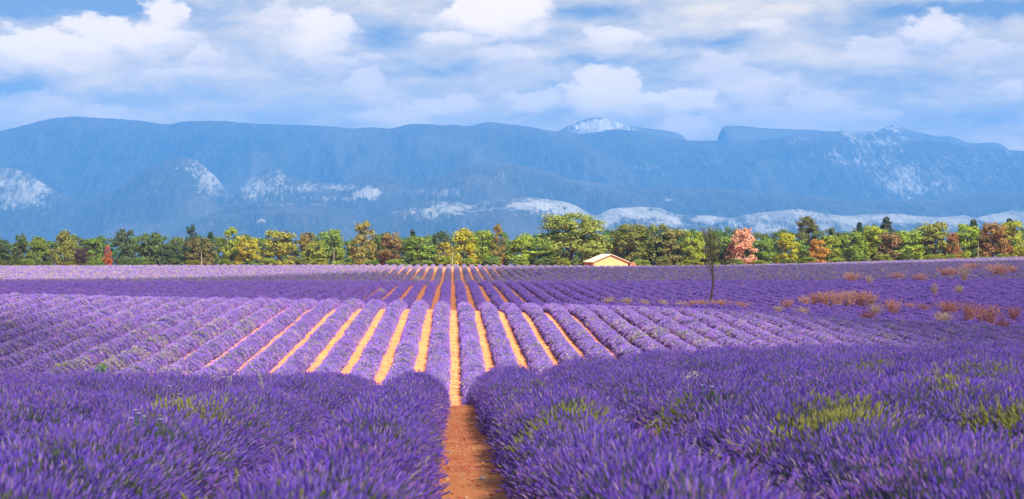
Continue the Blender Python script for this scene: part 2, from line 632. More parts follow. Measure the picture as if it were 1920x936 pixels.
def build_row(k):
    xc = SPACING * (k + .5)
    y0 = visible_range(xc)
    y1 = row_end(xc)
    if y0 >= y1 - 2:
        return None
    Ys = np.concatenate([np.arange(y0, 60, .19), np.arange(max(60, y0), 135, .32), np.arange(max(135, y0), 235, .6), np.arange(max(235, y0), y1, 1.2)])
    Ys = Ys[Ys < y1]
    h, w = row_dims(k, Ys)
    h[0] *= .3
    h[-1] *= .3
    xw = xc + .05 * (vnoise(np.full_like(Ys, k * 7.), Ys, 6.) - .5) * 2
    X = xw[:, None] + w[:, None] * PROFILE[None, :, 0]
    Yg = np.repeat(Ys[:, None], len(PROFILE), 1)
    j = (hash01(np.round(X * 50), np.round(Yg * 50)) - .5) * .05
    Z = terrain(X, Yg) + (h[:, None] * .93) * PROFILE[None, :, 1] - .02 + j * (PROFILE[None, :, 1] > 0)
    org = Vector((xc, y0, tz(xc, y0)))
    V = np.stack([X, Yg, Z], -1).reshape(-1, 3) - np.array(org)
    fc = grid_faces(len(Ys), len(PROFILE))[:, ::-1]
    row = link(bpy.data.objects.new('lavender_row', mesh_np('lavender_row', V, fc, [M_CORE])))
    row.location = org
    side = 'left' if k < 0 else 'right'
    num = -k if k < 0 else k + 1
    if num <= 99:
        lab = f'{ordinal(num)} purple lavender row to the {side} of the central soil path'
    else:
        lab = 'purple lavender row of the outermost far part of the field'
    tag(row, lab, 'lavender row', 'lavender rows running away from the camera')
    # flower tufts
    for lod, a, b, dens, size in LODS:
        a_, b_ = max(a, y0), min(b, y1)
        if b_ - a_ < .5:
            continue
        n = int((b_ - a_) * dens)
        yy = rng.uniform(a_, b_, n)
        ang = rng.uniform(-1, 1, n)
        ang = np.sign(ang) * np.abs(ang) ** .9 * 1.62       # angle from the top round to the sides
        hh, ww = row_dims(k, yy)
        sx = np.sin(ang)
        prof = np.clip(np.cos(ang), 0, 1) ** .62
        xx = xc + .05 * (vnoise(np.full_like(yy, k * 7.), yy, 6.) - .5) * 2 + ww * sx * 1.0
        drop_in = .12 if lod == 'near' else (.04 if lod == 'mid' else .08)
        zz = terrain(xx, yy) + hh * prof - drop_in + .03 + (rng.normal(0, .035, n) if lod == 'near' else 0)
        # splay: outwards from the row, fanned along it bush by bush
        fan = np.sin(yy * 2 * PI / .95) * .35
        N = np.stack([sx * .95 + rng.normal(0, .18, n), fan + rng.normal(0, .2, n), .45 + .75 * np.clip(np.cos(ang), 0, 1) + 0 * sx], 1)
        N[:, 0] += .10
        N /= np.linalg.norm(N, axis=1)[:, None]
        rot = euler_from_normal(N, xx)
        P = np.stack([xx, yy, zz], 1) - np.array(org)
        t = tint_at(xx, yy) + rng.normal(0, .05, n)
        vary = np.clip(.5 + (vnoise(xx, yy, .8) - .5) * .7 + rng.normal(0, .16, n), 0, 1)
        sz = size * rng.uniform(.8, 1.2, n)
        o = bpy.data.objects.new('flower_spikes', point_mesh('flower_spikes', P, rot, sz, rng.integers(0, 5, n), t, vary))
        link(o, row)
        o['kind'] = 'stuff'
        md = o.modifiers.new('scatter', 'NODES')
        md.node_group = GN[lod]
    return row


KMIN = int(-847 / FPX * 378 / SPACING) - 3
KMAX = int(1073 / FPX * 385 / SPACING) + 3
for k in range(KMIN, KMAX + 1):
    build_row(k)


# ------------------------------------------------------------------ helpers for the land beyond
def fbm(x, y, s, octv=5, gain=.5, ridged=False):
    r = np.zeros_like(x)
    a = 1.0
    tot = 0
    for o in range(octv):
        n = vnoise(x + 31.7 * o, y - 17.3 * o, s / 2 ** o)
        if ridged:
            n = 1 - np.abs(2 * n - 1)
        r += a * n
        tot += a
        a *= gain
    return r / tot


def ground_hit(px, py, h=0.0, ymin=30., ymax=420.):
    """point of the ground (raised by h) seen at a pixel of the photograph"""
    Y = np.arange(ymin, ymax, .5)
    X = CAMX + (px - 847) / FPX * Y
    z = terrain(X, Y) + h
    ray = CAMZ - (py - 470) / FPX * Y
    i = np.argmax(ray <= z)
    if not (ray <= z).any():
        i = len(Y) - 1
    return float(X[i]), float(Y[i]), float(z[i] - h)


# ------------------------------------------------------------------ mountains
def mat_mountain(name, forest, rock, meadow, amount):
    m, N, b = principled(name, rough=1, spec=0)
    g = N.node('ShaderNodeNewGeometry')
    P = g.outputs['Position']
    V1 = N.node('ShaderNodeVectorMath', {0: P, 1: (1.5, .35, .6)}, operation='MULTIPLY')
    n1 = N.noise(V1, .006, 8, .72)
    n2 = N.noise(P, .0012, 4, .6)
    n3 = N.noise(V1, .04, 6, .75)
    at = N.node('ShaderNodeAttribute', attribute_name='rock').outputs['Fac']
    c = N.mix(N.ramp(n2, .38, .66), forest, meadow)
    c = N.mix(N.ramp(n3, .42, .72, 0, .6), c, (.12, .115, .10))
    n4 = N.noise(V1, .03, 8, .85)
    sc = N.node('ShaderNodeAttribute', attribute_name='scrub_relief').outputs['Fac']
    c = N.mix(N.m('MULTIPLY', sc, N.ramp(n1, .3, .7, .35, 1.0)), c, (.12, .11, .10))
    n4 = N.noise(V1, .034, 9, .85)
    n5 = N.noise(V1, .009, 5, .6)
    mixn = N.ramp(N.m('ADD', N.m('MULTIPLY', n4, .75), N.m('MULTIPLY', n5, .25)), .36, .64, 0, 1, False)
    thr = N.m('MULTIPLY_ADD', at, -.85, 1.02)
    rk = N.ramp(N.m('SUBTRACT', mixn, thr), -.05, .30)
    rk = N.m('MULTIPLY', rk, N.m('MULTIPLY', N.ramp(n1, .3, .7, .35, 1.0), amount))
    c = N.mix(rk, c, N.mix(n3, rock, (rock[0] * .8, rock[1] * .8, rock[2] * .82)))
    N.put(b.inputs['Base Color'], c)
    bump = N.node('ShaderNodeBump', {'Height': n1, 'Strength': 1.0, 'Distance': 50})
    N.put(b.inputs['Normal'], bump)
    return m


def ridge(name, D, sil, depth, relief, mat, rocks, x0=-700, x1=2600, nx=620, nd=80, back=.5, base=-60, power=.8, spur=1.0, seed=0, jag=1.0, scrub_relief=.8, base_rock=.14):
    """a range of hills: crest line at distance D, flanks running `depth` towards the plain, a back slope behind"""
    sx = np.array([p[0] for p in sil], float)
    sy = np.array([p[1] for p in sil], float)
    px = np.linspace(x0, x1, nx)
    X = CAMX + (px - 847) / FPX * D
    py = np.interp(px, sx, sy)
    ker = np.ones(5) / 5
    py = np.convolve(np.pad(py, 2, 'edge'), ker, 'valid')
    crest = CAMZ + (470 - py) / FPX * D
    crest = crest + (fbm(X, X * 0 + seed, 240, 5, .6) - .5) * relief * .10 * jag
    t = np.linspace(0, 1 + back, nd)
    XX, TT = np.meshgrid(X, t, indexing='ij')
    wander = (fbm(XX, XX * 0 + 5 + seed, 1400, 3) - .5) * depth * .5
    YY = D + (TT - 1) * depth + wander
    up = np.clip(TT, 0, 1) ** power
    dn = np.clip((TT - 1) / back, 0, 1)
    prof = np.where(TT <= 1, up, 1 - dn ** 1.3)
    # spurs and gullies run down the flank
    sp = fbm(XX + TT * 260 * spur, TT * 900 + seed * 77, 620, 5, .52, True)
    fine = fbm(XX, YY + seed * 31, 190, 4, .6, True)
    amp = np.clip(TT * 1.6, 0, 1) * np.clip((1 - TT) * 3.2, 0, 1)
    ZZ = base + (crest[:, None] - base) * prof + (sp - .62) * relief * 1.5 * amp + (fine - .5) * relief * .4 * np.clip(amp + .08, 0, 1)
    ZZ = np.where(TT <= 1, np.minimum(ZZ, base + (crest[:, None] - base) * (.25 + .75 * np.clip(TT, 0, 1) ** .6)), ZZ)
    V = np.stack([XX, YY, ZZ], -1).reshape(-1, 3)
    me = mesh_np(name, V, grid_faces(nx, nd), [mat])
    a = me.attributes.new('rock', 'FLOAT', 'POINT')
    # where bare rock shows: patches (photo column, photo row, half width, half height, strength)
    ppx = 847 + (XX - CAMX) / YY * FPX
    ppy = 470 - (ZZ - CAMZ) / YY * FPX
    R = np.zeros_like(XX)
    for (cx, cy, rx, ry, s) in rocks:
        d = np.sqrt(((ppx - cx) / rx) ** 2 + ((ppy - cy) / ry) ** 2)
        R = np.maximum(R, s * np.exp(-.75 * d ** 2.0))
    R = np.clip(R + base_rock * (.4 + sp) * (fine > .45), 0, 1.1)
    a.data.foreach_set('value', R.astype(np.float32).ravel())
    a = me.attributes.new('scrub_relief', 'FLOAT', 'POINT')
    S = np.clip((sp - .60) * 3.2, 0, 1) * .8 + np.clip(1 - np.abs(TT - 1) * 7, 0, 1) * .7 * scrub_relief  # pale crest scrub; light relief of the spurs is put into the colour too
    a.data.foreach_set('value', np.clip(S * scrub_relief, 0, 1).astype(np.float32).ravel())
    o = link(bpy.data.objects.new(name, me))
    tag(o, kind='structure')
    return o


FOREST = (.018, .028, .022)
MEADOW = (.04, .05, .035)
ROCK = (.52, .50, .47)
M_MT_A = mat_mountain('foothill_rock', FOREST, ROCK, MEADOW, .85)
M_MT_B = mat_mountain('mountain_forest', FOREST, ROCK, (.028, .040, .030), .75)
M_MT_C = mat_mountain('summit_rock', (.06, .07, .06), (.66, .62, .58), (.10, .11, .08), 1.0)

ridge('far_mountains', 10400, [(-700, 300), (600, 300), (990, 285), (1040, 250), (1060, 240), (1082, 230), (1112, 221), (1130, 222), (1160, 230), (1195, 237), (1250, 243), (1276, 248), (1292, 262), (1310, 290),
      (1342, 292), (1348, 255), (1355, 238), (1366, 233), (1400, 234), (1450, 238), (1540, 239), (1600, 243), (1655, 243), (1680, 233), (1698, 226), (1715, 231), (1740, 243),
      (1778, 252), (1800, 251), (1835, 266), (1860, 265), (1885, 263), (1905, 268), (1925, 285), (2600, 300)], 1300, 60, M_MT_C,
      [(1130, 236, 55, 20, 1.0), (1700, 235, 40, 12, .7)], nx=900, nd=40, seed=1, base=100)
ridge('mountain_ridge', 9500, [(-700, 300), (-200, 272), (0, 261), (40, 251), (75, 242), (110, 231), (150, 224), (200, 226), (270, 229), (322, 236), (350, 230), (430, 228), (462, 233), (550, 234), (620, 238),
      (660, 244), (700, 241), (735, 247), (770, 242), (820, 246), (850, 243), (872, 247), (915, 238), (960, 243), (1000, 247), (1040, 252), (1100, 255), (1150, 244), (1200, 245), (1250, 256), (1300, 262),
      (1350, 262), (1400, 262), (1450, 258), (1500, 247), (1550, 241), (1600, 238), (1660, 238), (1700, 243), (1750, 253), (1800, 259), (1840, 268), (1890, 272), (1920, 278), (2200, 290), (2600, 300)], 2000, 210, M_MT_B,
      [(1620, 245, 30, 14, 1.0), (1720, 252, 34, 8, .9), (1660, 262, 70, 12, .55), (1700, 340, 60, 40, .75), (1640, 300, 90, 30, .55), (1760, 330, 60, 40, .5), (1560, 290, 60, 10, .55), (1200, 312, 40, 10, .5), (1230, 235, 40, 8, .4),
       (1500, 262, 70, 6, .45), (380, 252, 300, 10, .25), (150, 240, 90, 12, .3), (1850, 300, 90, 50, .4), (1330, 300, 90, 14, .3)], nx=800, nd=110, seed=2, base=0, power=1.25)
ridge('middle_hills', 7500, [(-700, 330), (-200, 325), (0, 318), (35, 318), (65, 328), (95, 348), (125, 366), (170, 376), (220, 360), (270, 326), (310, 301), (350, 295), (378, 304), (410, 335), (440, 372), (470, 335), (500, 318), (515, 311), (545, 332), (585, 340),
      (640, 345), (672, 330), (690, 324), (725, 328), (765, 345), (790, 348), (830, 331), (880, 311), (940, 308), (1000, 318), (1060, 338), (1120, 345), (1200, 352), (1300, 350), (1400, 356), (1500, 366), (1600, 372), (1750, 372), (1900, 360), (2100, 340), (2600, 340)], 1000, 170, M_MT_B,
      [(45, 355, 62, 45, .75), (80, 350, 22, 22, .85), (405, 335, 40, 40, .75), (480, 350, 40, 36, .75), (525, 335, 24, 22, .6), (560, 355, 60, 14, .6), (690, 362, 24, 12, 1.15), (650, 352, 60, 8, .7), (350, 310, 50, 22, .4), (840, 362, 60, 10, .6), (590, 372, 90, 4, .8),
       (900, 330, 90, 16, .35), (1255, 374, 12, 3, 1.2)], nx=800, nd=80, seed=3, base=-40, power=.9)
ridge('foothills', 6700, [(-700, 460), (180, 452), (300, 450), (335, 444), (380, 410), (420, 390), (455, 381), (500, 378), (560, 379), (620, 383), (665, 394), (695, 408), (715, 397), (760, 385), (810, 378), (855, 377), (882, 388), (905, 377), (950, 371), (1000, 373),
      (1050, 380), (1078, 388), (1100, 402), (1118, 408), (1135, 396), (1160, 391), (1200, 389), (1236, 391), (1260, 402), (1290, 405), (1330, 403), (1370, 409), (1400, 403), (1440, 396), (1480, 393), (1520, 392), (1550, 399), (1590, 405), (1640, 401), (1690, 398),
      (1740, 404), (1790, 405), (1832, 401), (1838, 412), (1862, 404), (1920, 392), (2000, 390), (2600, 395)], 900, 150, M_MT_A,
      [(1010, 384, 80, 10, 1.0), (1060, 395, 60, 12, .8), (850, 392, 60, 12, .8), (810, 398, 60, 14, .5), (1200, 398, 70, 12, 1.0), (1255, 410, 30, 14, 1.0), (1330, 412, 60, 10, .8), (1380, 425, 50, 14, .7), (1480, 405, 90, 16, .9), (1440, 425, 60, 14, .8),
       (1600, 412, 60, 12, .9), (1700, 408, 80, 12, .9), (1800, 412, 50, 12, .95), (1890, 405, 60, 14, .9), (1560, 425, 120, 12, .6), (510, 383, 100, 4, .3), (490, 415, 10, 3, .9), (1140, 410, 24, 20, .8)], nx=900, nd=80, seed=4, base=-50, power=.7, base_rock=.24)


# ------------------------------------------------------------------ vegetation materials
def mat_leaf(name, spread=.5, bright=1.0):
    m, N, b = principled(name, rough=.7, spec=.25)
    oi = N.node('ShaderNodeObjectInfo')
    g = N.node('ShaderNodeNewGeometry')
    tcn = N.node('ShaderNodeTexCoord')
    isl = g.outputs['Random Per Island']
    n1 = N.noise(tcn.outputs['Object'], 5.0, 3, .6)
    v = N.m('MULTIPLY_ADD', isl, spread, 1 - spread / 2)
    hs = N.node('ShaderNodeHueSaturation', {'Color': oi.outputs['Color'], 'Value': v, 'Hue': N.m('MULTIPLY_ADD', n1, .07, .465), 'Saturation': 1.05})
    c = hs.outputs[0]
    N.put(b.inputs['Base Color'], c)
    tr = N.node('ShaderNodeBsdfTranslucent', {'Color': c})
    mx = N.node('ShaderNodeMixShader', {0: .22, 1: b, 2: tr})
    out = [x for x in N.n if x.type == 'OUTPUT_MATERIAL'][0]
    N.put(out.inputs[0], mx)
    return m


M_LEAF = mat_leaf('foliage', .7)
M_BARK, _N, _b = principled('bark', (.10, .07, .055), .9, .1)
_P = _N.node('ShaderNodeNewGeometry').outputs['Position']
_N.put(_b.inputs['Base Color'], _N.mix(_N.noise(_P, 6, 4, .7), (.06, .04, .035), (.17, .12, .09)))


def tube(V, F, pts, radii, sides=6):
    o = len(V)
    for i, (p, r) in enumerate(zip(pts, radii)):
        d = (pts[min(i + 1, len(pts) - 1)] - pts[max(i - 1, 0)]).normalized()
        a = Vector((1, 0, 0)) if abs(d.x) < .8 else Vector((0, 1, 0))
        a = (a - d * a.dot(d)).normalized()
        b = d.cross(a)
        for q in range(sides):
            an = 2 * PI * q / sides
            V.append(tuple(p + (a * math.cos(an) + b * math.sin(an)) * r))
    for i in range(len(pts) - 1):
        for q in range(sides):
            F.append((o + i * sides + q, o + i * sides + (q + 1) % sides, o + (i + 1) * sides + (q + 1) % sides, o + (i + 1) * sides + q))


def pydata(name, V, F, mats, smooth=False):
    me = bpy.data.meshes.new(name)
    me.from_pydata(V, [], F)
    for m_ in mats:
        me.materials.append(m_)
    if smooth:
        me.polygons.foreach_set('use_smooth', [True] * len(me.polygons))
    me.update()
    return me


def crown_mesh(name, kind, n, leaf, seed):
    """crown of unit height (z 0..1) and unit width, made of leaf sprays gathered in clumps"""
    r = np.random.default_rng(seed)
    if kind == 'round':
        nc = 56
        th = r.uniform(0, 2 * PI, nc)
        zz = r.uniform(.02, .91, nc)
        env = np.sqrt(np.clip(1 - ((zz - .38) / .60) ** 2, 0, 1)) * r.uniform(.78, 1.12, nc)
        rr = .40 * env * np.sqrt(r.uniform(.25, 1, nc))
        C = np.stack([rr * np.cos(th), rr * np.sin(th), zz], 1)
        cr = r.uniform(.07, .13, nc)
    elif kind == 'tall':
        nc = 50
        th = r.uniform(0, 2 * PI, nc)
        zz = r.uniform(.02, .94, nc)
        env = np.sqrt(np.clip(1 - ((zz - .36) / .64) ** 2, 0, 1)) * (1.15 - .45 * zz) * r.uniform(.7, 1.15, nc)
        rr = .38 * env * np.sqrt(r.uniform(.2, 1, nc))
        C = np.stack([rr * np.cos(th), rr * np.sin(th), zz], 1)
        cr = r.uniform(.07, .125, nc)
    elif kind == 'oak':
        nc = 150
        th = r.uniform(0, 2 * PI, nc)
        zz = r.uniform(.06, .94, nc)
        env = np.sqrt(np.clip(1 - ((zz - .40) / .62) ** 2, 0, 1)) * r.uniform(.82, 1.08, nc)
        rr = .44 * env * np.sqrt(r.uniform(.3, 1, nc))
        C = np.stack([rr * np.cos(th), rr * np.sin(th), zz], 1)
        cr = r.uniform(.055, .10, nc)
    elif kind == 'conifer':
        nc = 44
        zz = np.linspace(.05, .97, nc)
        th = np.arange(nc) * 2.4
        rr = .34 * (1 - zz) ** .8 * r.uniform(.6, 1.15, nc)
        C = np.stack([rr * np.cos(th), rr * np.sin(th), zz], 1)
        cr = .05 + .09 * (1 - zz)
    else:  # umbrella pine
        nc = 40
        th = r.uniform(0, 2 * PI, nc)
        zz = r.uniform(.25, .88, nc)
        env = np.sqrt(np.clip(1 - ((zz - .35) / .62) ** 2, 0, 1))
        rr = .42 * env * np.sqrt(r.uniform(.2, 1, nc))
        C = np.stack([rr * np.cos(th), rr * np.sin(th), zz], 1)
        cr = r.uniform(.08, .13, nc)
    ci = r.integers(0, nc, n)
    d = r.normal(0, 1, (n, 3))
    d /= np.linalg.norm(d, axis=1)[:, None]
    d[:, 2] = np.where(d[:, 2] < -.35, -d[:, 2], d[:, 2])
    rad = cr[ci][:, None] * (1 + .25 * r.normal(0, 1, (n, 1))) * np.array([1, 1, .8])
    P = C[ci] + d * rad
    Nn = d + r.normal(0, .45, (n, 3)) + np.array([0, 0, .25])
    Nn /= np.linalg.norm(Nn, axis=1)[:, None]
    t = np.cross(Nn, r.normal(0, 1, (n, 3)))
    t /= np.linalg.norm(t, axis=1)[:, None]
    b = np.cross(Nn, t)
    s = leaf * r.uniform(.6, 1.3, (n, 1))
    a1, b1 = t * s, b * s * .62
    V = np.stack([P - a1, P - b1 + Nn * s * .18, P + a1, P + b1 + Nn * s * .18], 1).reshape(-1, 3)
    V[:, 2] = np.maximum(V[:, 2], 0.0)
    F = np.arange(n * 4).reshape(n, 4)
    return mesh_np(name, V, F, [M_LEAF], smooth=False)


def trunk_mesh(name, seed, slim=1.0):
    r = random.Random(seed)
    V, F = [], []
    pts = [Vector((r.uniform(-.02, .02) * i, r.uniform(-.02, .02) * i, .14 * i)) for i in range(6)]
    tube(V, F, pts, [.042 * slim * (1 - .13 * i) for i in range(6)], 7)
    for q in range(6):
        h = pts[r.randint(1, 4)]
        an = r.uniform(0, 6.28)
        e = h + Vector((math.cos(an) * r.uniform(.15, .3), math.sin(an) * r.uniform(.15, .3), r.uniform(.15, .35)))
        mid = (h + e) / 2 + Vector((0, 0, -.03))
        tube(V, F, [h, mid, e], [.02 * slim, .014 * slim, .006 * slim], 5)
    return pydata(name, V, F, [M_BARK], True)


CROWNS = {
    'round': [crown_mesh('crown', 'round', 4200, .028, 100 + i) for i in range(6)],
    'tall': [crown_mesh('crown', 'tall', 3600, .026, 200 + i) for i in range(4)],
    'oak': [crown_mesh('crown', 'oak', 15000, .0165, 300)],
    'conifer': [crown_mesh('crown', 'conifer', 1800, .032, 400 + i) for i in range(3)],
    'pine': [crown_mesh('crown', 'pine', 2600, .034, 500 + i) for i in range(2)],
}
TRUNKS = [trunk_mesh('trunk', i) for i in range(4)]
_cn = [0]


def tree(name, cat, label, px, top, wpx, Y, color, kind='round', low=.0, group=None, basez=None, deep=.9):
    """top: photo row of the highest leaves; wpx: crown width in photo pixels; low: bare share of the height"""
    X = at_px(px, Y)
    z = tz(X, Y) if basez is None else basez
    H = (470 - top) / FPX * Y + CAMZ - z
    Wd = wpx / FPX * Y
    root = bpy.data.objects.new(name, None)
    link(root)
    root.location = (X, Y, z - .1)
    tag(root, label, cat, group)
    _cn[0] += 1
    i = _cn[0]
    tr = link(bpy.data.objects.new('trunk', TRUNKS[i % 4]), root)
    tr.scale = (Wd * .6 + H * .25, Wd * .6 + H * .25, H * 1.0)
    cr = link(bpy.data.objects.new('crown', CROWNS[kind][i % len(CROWNS[kind])]), root)
    cr.location = (0, 0, H * low)
    cr.scale = (Wd * 1.12, Wd * 1.12 * deep, H * (1 - low) * 1.02)
    cr.rotation_euler = (0, 0, (i * 2.399) % 6.28)
    j = lambda: rng.uniform(.92, 1.08)
    cr.color = (color[0] * j(), color[1] * j(), color[2] * j(), 1)
    return root


DKG = (.055, .09, .035)
GRN = (.11, .165, .04)
LTG = (.155, .21, .04)
OLV = (.14, .155, .045)
YEL = (.20, .21, .035)
BRN = (.16, .125, .055)
RUS = (.19, .11, .06)
PUR = (.07, .045, .05)
ORG = (.36, .12, .06)
SAL = (.42, .24, .19)
YGR = (.17, .21, .035)

# front trees as the photograph shows them: column, top row, width, Y, colour, kind, name, category, label
FRONT = [
    (10, 450, 46, 400, DKG, 'round', 'dark green tree at the left end of the tree line, cut by the picture edge'),
    (48, 436, 30, 402, DKG, 'tall', 'narrow dark tree rising just inside the left end of the tree line'),
    (82, 444, 40, 404, GRN, 'round', 'mid green round tree right of the narrow dark tree at the left end'),
    (130, 434, 46, 400, OLV, 'tall', 'brown tinged green tree just left of the dark purple shrub'),
    (183, 447, 40, 408, GRN, 'round', 'green tree standing behind the purple shrub and the small orange tree'),
    (240, 426, 46, 400, (.06, .10, .05), 'tall', 'tall grey green tree right of the small orange tree'),
    (287, 437, 46, 402, (.085, .12, .045), 'round', 'dull green tree between the tall grey green tree and a low dark one'),
    (324, 452, 42, 399, (.05, .085, .04), 'round', 'low dark green tree left of a tree with a dark tuft on top'),
    (362, 423, 28, 404, (.035, .065, .035), 'tall', 'dark green tree whose small tuft tops its neighbours on the left'),
    (380, 446, 54, 398, (.12, .12, .055), 'round', 'broad brown green tree in front of the dark tufted tree'),
    (436, 427, 46, 401, YGR, 'tall', 'yellow green pointed tree just left of the low yellow tree'),
    (467, 445, 42, 398, YEL, 'round', 'low golden yellow tree in the left half of the tree line'),
    (525, 433, 64, 400, (.17, .18, .04), 'round', 'wide olive tree right of the low golden yellow tree'),
    (578, 432, 36, 404, BRN, 'tall', 'brownish topped tree right of the wide olive tree'),
    (590, 452, 46, 397, LTG, 'round', 'low light green tree in front of the brownish topped tree'),
    (624, 430, 48, 401, GRN, 'round', 'green tree right of the brownish topped one, pale pole at its foot'),
    (682, 416, 52, 402, (.16, .15, .05), 'tall', 'tall olive brown tree, highest of the left half'),
    (735, 437, 42, 399, BRN, 'round', 'brownish olive tree right of the highest tree of the left half'),
    (783, 444, 62, 398, (.12, .19, .04), 'round', 'wide fresh green tree left of the pale olive small one'),
    (836, 450, 34, 398, (.22, .20, .05), 'round', 'small pale olive tree left of the bright yellow tree'),
    (868, 428, 46, 400, (.24, .26, .03), 'round', 'bright yellow green tree behind the end of the central soil path'),
    (905, 432, 44, 402, LTG, 'round', 'light green tree right of the bright yellow green tree'),
    (934, 421, 30, 400, (.15, .15, .05), 'tall', 'slender green brown pointed tree left of the great oak'),
    (982, 439, 58, 399, LTG, 'round', 'broad light green tree between the slender tree and the great oak'),
    (1020, 452, 40, 397, GRN, 'round', 'low green tree at the left foot of the great oak'),
    (1070, 401, 118, 402, (.145, .18, .05), 'oak', 'great broad olive green oak towering left of the stone hut'),
    (1186, 421, 86, 406, (.12, .15, .045), 'oak', 'large dense tree standing right behind the stone hut'),
    (1238, 420, 62, 404, (.11, .13, .045), 'round', 'dark olive tree two crowns right of the hut'),
    (1265, 429, 52, 402, (.13, .14, .05), 'round', 'olive tree between the hut trees and the lone thin tree'),
    (1300, 433, 42, 400, YGR, 'round', 'yellow olive tree just left of the lone thin tree'),
    (1330, 448, 44, 404, DKG, 'round', 'dark green tree directly behind the lone thin tree'),
    (1360, 438, 44, 402, GRN, 'round', 'green tree between the lone thin tree and the salmon pink tree'),
    (1396, 427, 50, 398, SAL, 'round', 'salmon pink dry leaved tree in the right half of the tree line'),
    (1439, 446, 48, 400, GRN, 'round', 'mid green tree right of the salmon pink tree'),
    (1477, 437, 42, 399, (.22, .23, .035), 'round', 'yellow tree right of the mid green one beside the salmon tree'),
    (1505, 452, 36, 402, GRN, 'round', 'green tree below the round headed pine'),
    (1538, 449, 34, 397, (.27, .18, .045), 'round', 'orange tree right below the round headed pine'),
    (1566, 437, 44, 401, YGR, 'round', 'yellow green tree right of the orange tree below the pine'),
    (1602, 436, 52, 400, (.12, .19, .04), 'round', 'fresh green tree, second to the right of the orange tree'),
    (1641, 422, 56, 403, YGR, 'round', 'tall yellow green tree left of the rust brown one'),
    (1676, 437, 46, 398, (.17, .12, .06), 'round', 'rust brown tree under a dark fir tip'),
    (1712, 431, 54, 400, LTG, 'round', 'light green tree right of the rust brown tree under the fir'),
    (1760, 417, 64, 402, (.16, .18, .045), 'round', 'tall olive tree with brownish lower branches, left of a narrow rust tree'),
    (1796, 436, 30, 399, RUS, 'tall', 'narrow rust red tree in the right part of the tree line'),
    (1827, 419, 58, 402, (.17, .24, .035), 'round', 'bright green tree right of the narrow rust red tree'),
    (1874, 417, 58, 399, (.16, .115, .05), 'round', 'wide brown red tree second from the right end'),
    (1912, 414, 56, 402, YGR, 'round', 'yellow green tree at the right end of the tree line'),
]
for (px, top, w, Y, colr, kind, lab) in FRONT:
    left_shade = 0.82 if px < 420 else 1.0  # cloud shade over the left trees put into their leaf colour
    c = (colr[0] * left_shade * 1.6, colr[1] * left_shade * 1.5, colr[2] * left_shade * 1.3)
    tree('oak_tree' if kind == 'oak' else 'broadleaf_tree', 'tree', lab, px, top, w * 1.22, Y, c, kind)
tree('umbrella_pine', 'pine', 'round headed pine whose crown stands clear above the tree line', 1518, 403, 48, 430, (.15, .16, .05), 'pine', low=.5, deep=.8)
tree('small_tree', 'tree', 'small bright orange red tree in the dark left part of the tree line', 208, 460, 24, 396, ORG, 'tall')
tree('rounded_shrub', 'shrub', 'dark purple rounded shrub left of the small orange red tree', 161, 462, 32, 396, PUR, 'round', low=0)

# conifer tips standing behind the front trees
for (px, top, w, lab) in [(1669, 406, 30, 'dark fir whose tip rises above the rust brown tree'), (1618, 416, 20, 'small dark fir tip left of the taller fir'),
                          (1645, 420, 20, 'small dark fir tip between the two taller fir tips'), (1287, 437, 10, 'tiny dark fir tip above the trees right of the hut'),
                          (1836, 410, 26, 'dark fir tip behind the bright green tree on the right'), (582, 436, 22, 'dark pine top behind the brownish topped tree'),
                          (728, 434, 24, 'dark pine top behind the brownish olive tree'), (774, 430, 22, 'dark conifer top behind the wide fresh green tree'),
                          (398, 434, 22, 'dark conifer top behind the broad brown green tree'), (1905, 408, 24, 'dark conifer top near the right end of the tree line')]:
    tree('conifer', 'conifer', lab, px, top + 3, w * 2.1, 424, (.05, .085, .055), 'conifer')
LANDMARKS = [(-50, 'left picture edge'), (161, 'dark purple shrub'), (208, 'small orange red tree'), (240, 'tall grey green tree'), (362, 'dark tufted tree'), (467, 'golden yellow tree'), (525, 'wide olive tree'),
             (682, 'tall olive brown tree'), (868, 'bright yellow green tree'), (934, 'slender pointed tree'), (1070, 'great oak'), (1140, 'stone hut'), (1335, 'lone thin tree'), (1396, 'salmon pink tree'),
             (1477, 'yellow tree'), (1518, 'round headed pine'), (1538, 'orange tree'), (1676, 'rust brown tree'), (1796, 'narrow rust tree'), (1874, 'wide brown red tree')]
_seen = {}


def beside(key, px, head, tail=''):
    lm = [n for (x, n) in LANDMARKS if x <= px][-1]
    c = _seen.get((key, lm), 0) + 1
    _seen[(key, lm)] = c
    return f'{ONES[c]} {head} to the right of the {lm}{tail}'


# second rank of darker trees that closes the gaps
for i, px in enumerate(np.arange(0, 1930, 26)):
    t = 447 - 14 * min(1, max(0, (px - 250) / 1200)) + rng.uniform(-8, 7)
    tree('background_tree', 'tree', beside('rear', px, 'dark green rear tree'), px + rng.uniform(-8, 8), t, rng.uniform(40, 58), 416 + rng.uniform(-3, 22),
         (.08 + .05 * rng.random(), .14 + .06 * rng.random(), .05), 'round' if i % 3 else 'tall', group='rear rank of the tree line', low=0)
# low bushes along the foot of the trees
for i, px in enumerate(np.arange(5, 1925, 46)):
    if 1085 < px < 1190:
        continue
    cc = [GRN, LTG, (.10, .13, .04), YGR, (.16, .20, .04)][i % 5]
    left_shade = .7 if px < 420 else 1  # shade at the left end put into the bush colour as well
    base = 486 if px < 1500 else 486 - 12 * (px - 1500) / 420
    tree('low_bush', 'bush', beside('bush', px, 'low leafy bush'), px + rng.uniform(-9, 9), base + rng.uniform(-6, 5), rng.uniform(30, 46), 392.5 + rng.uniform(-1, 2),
         tuple(v * left_shade * 1.4 for v in cc), 'round', low=0, group='low bushes along the foot of the trees')


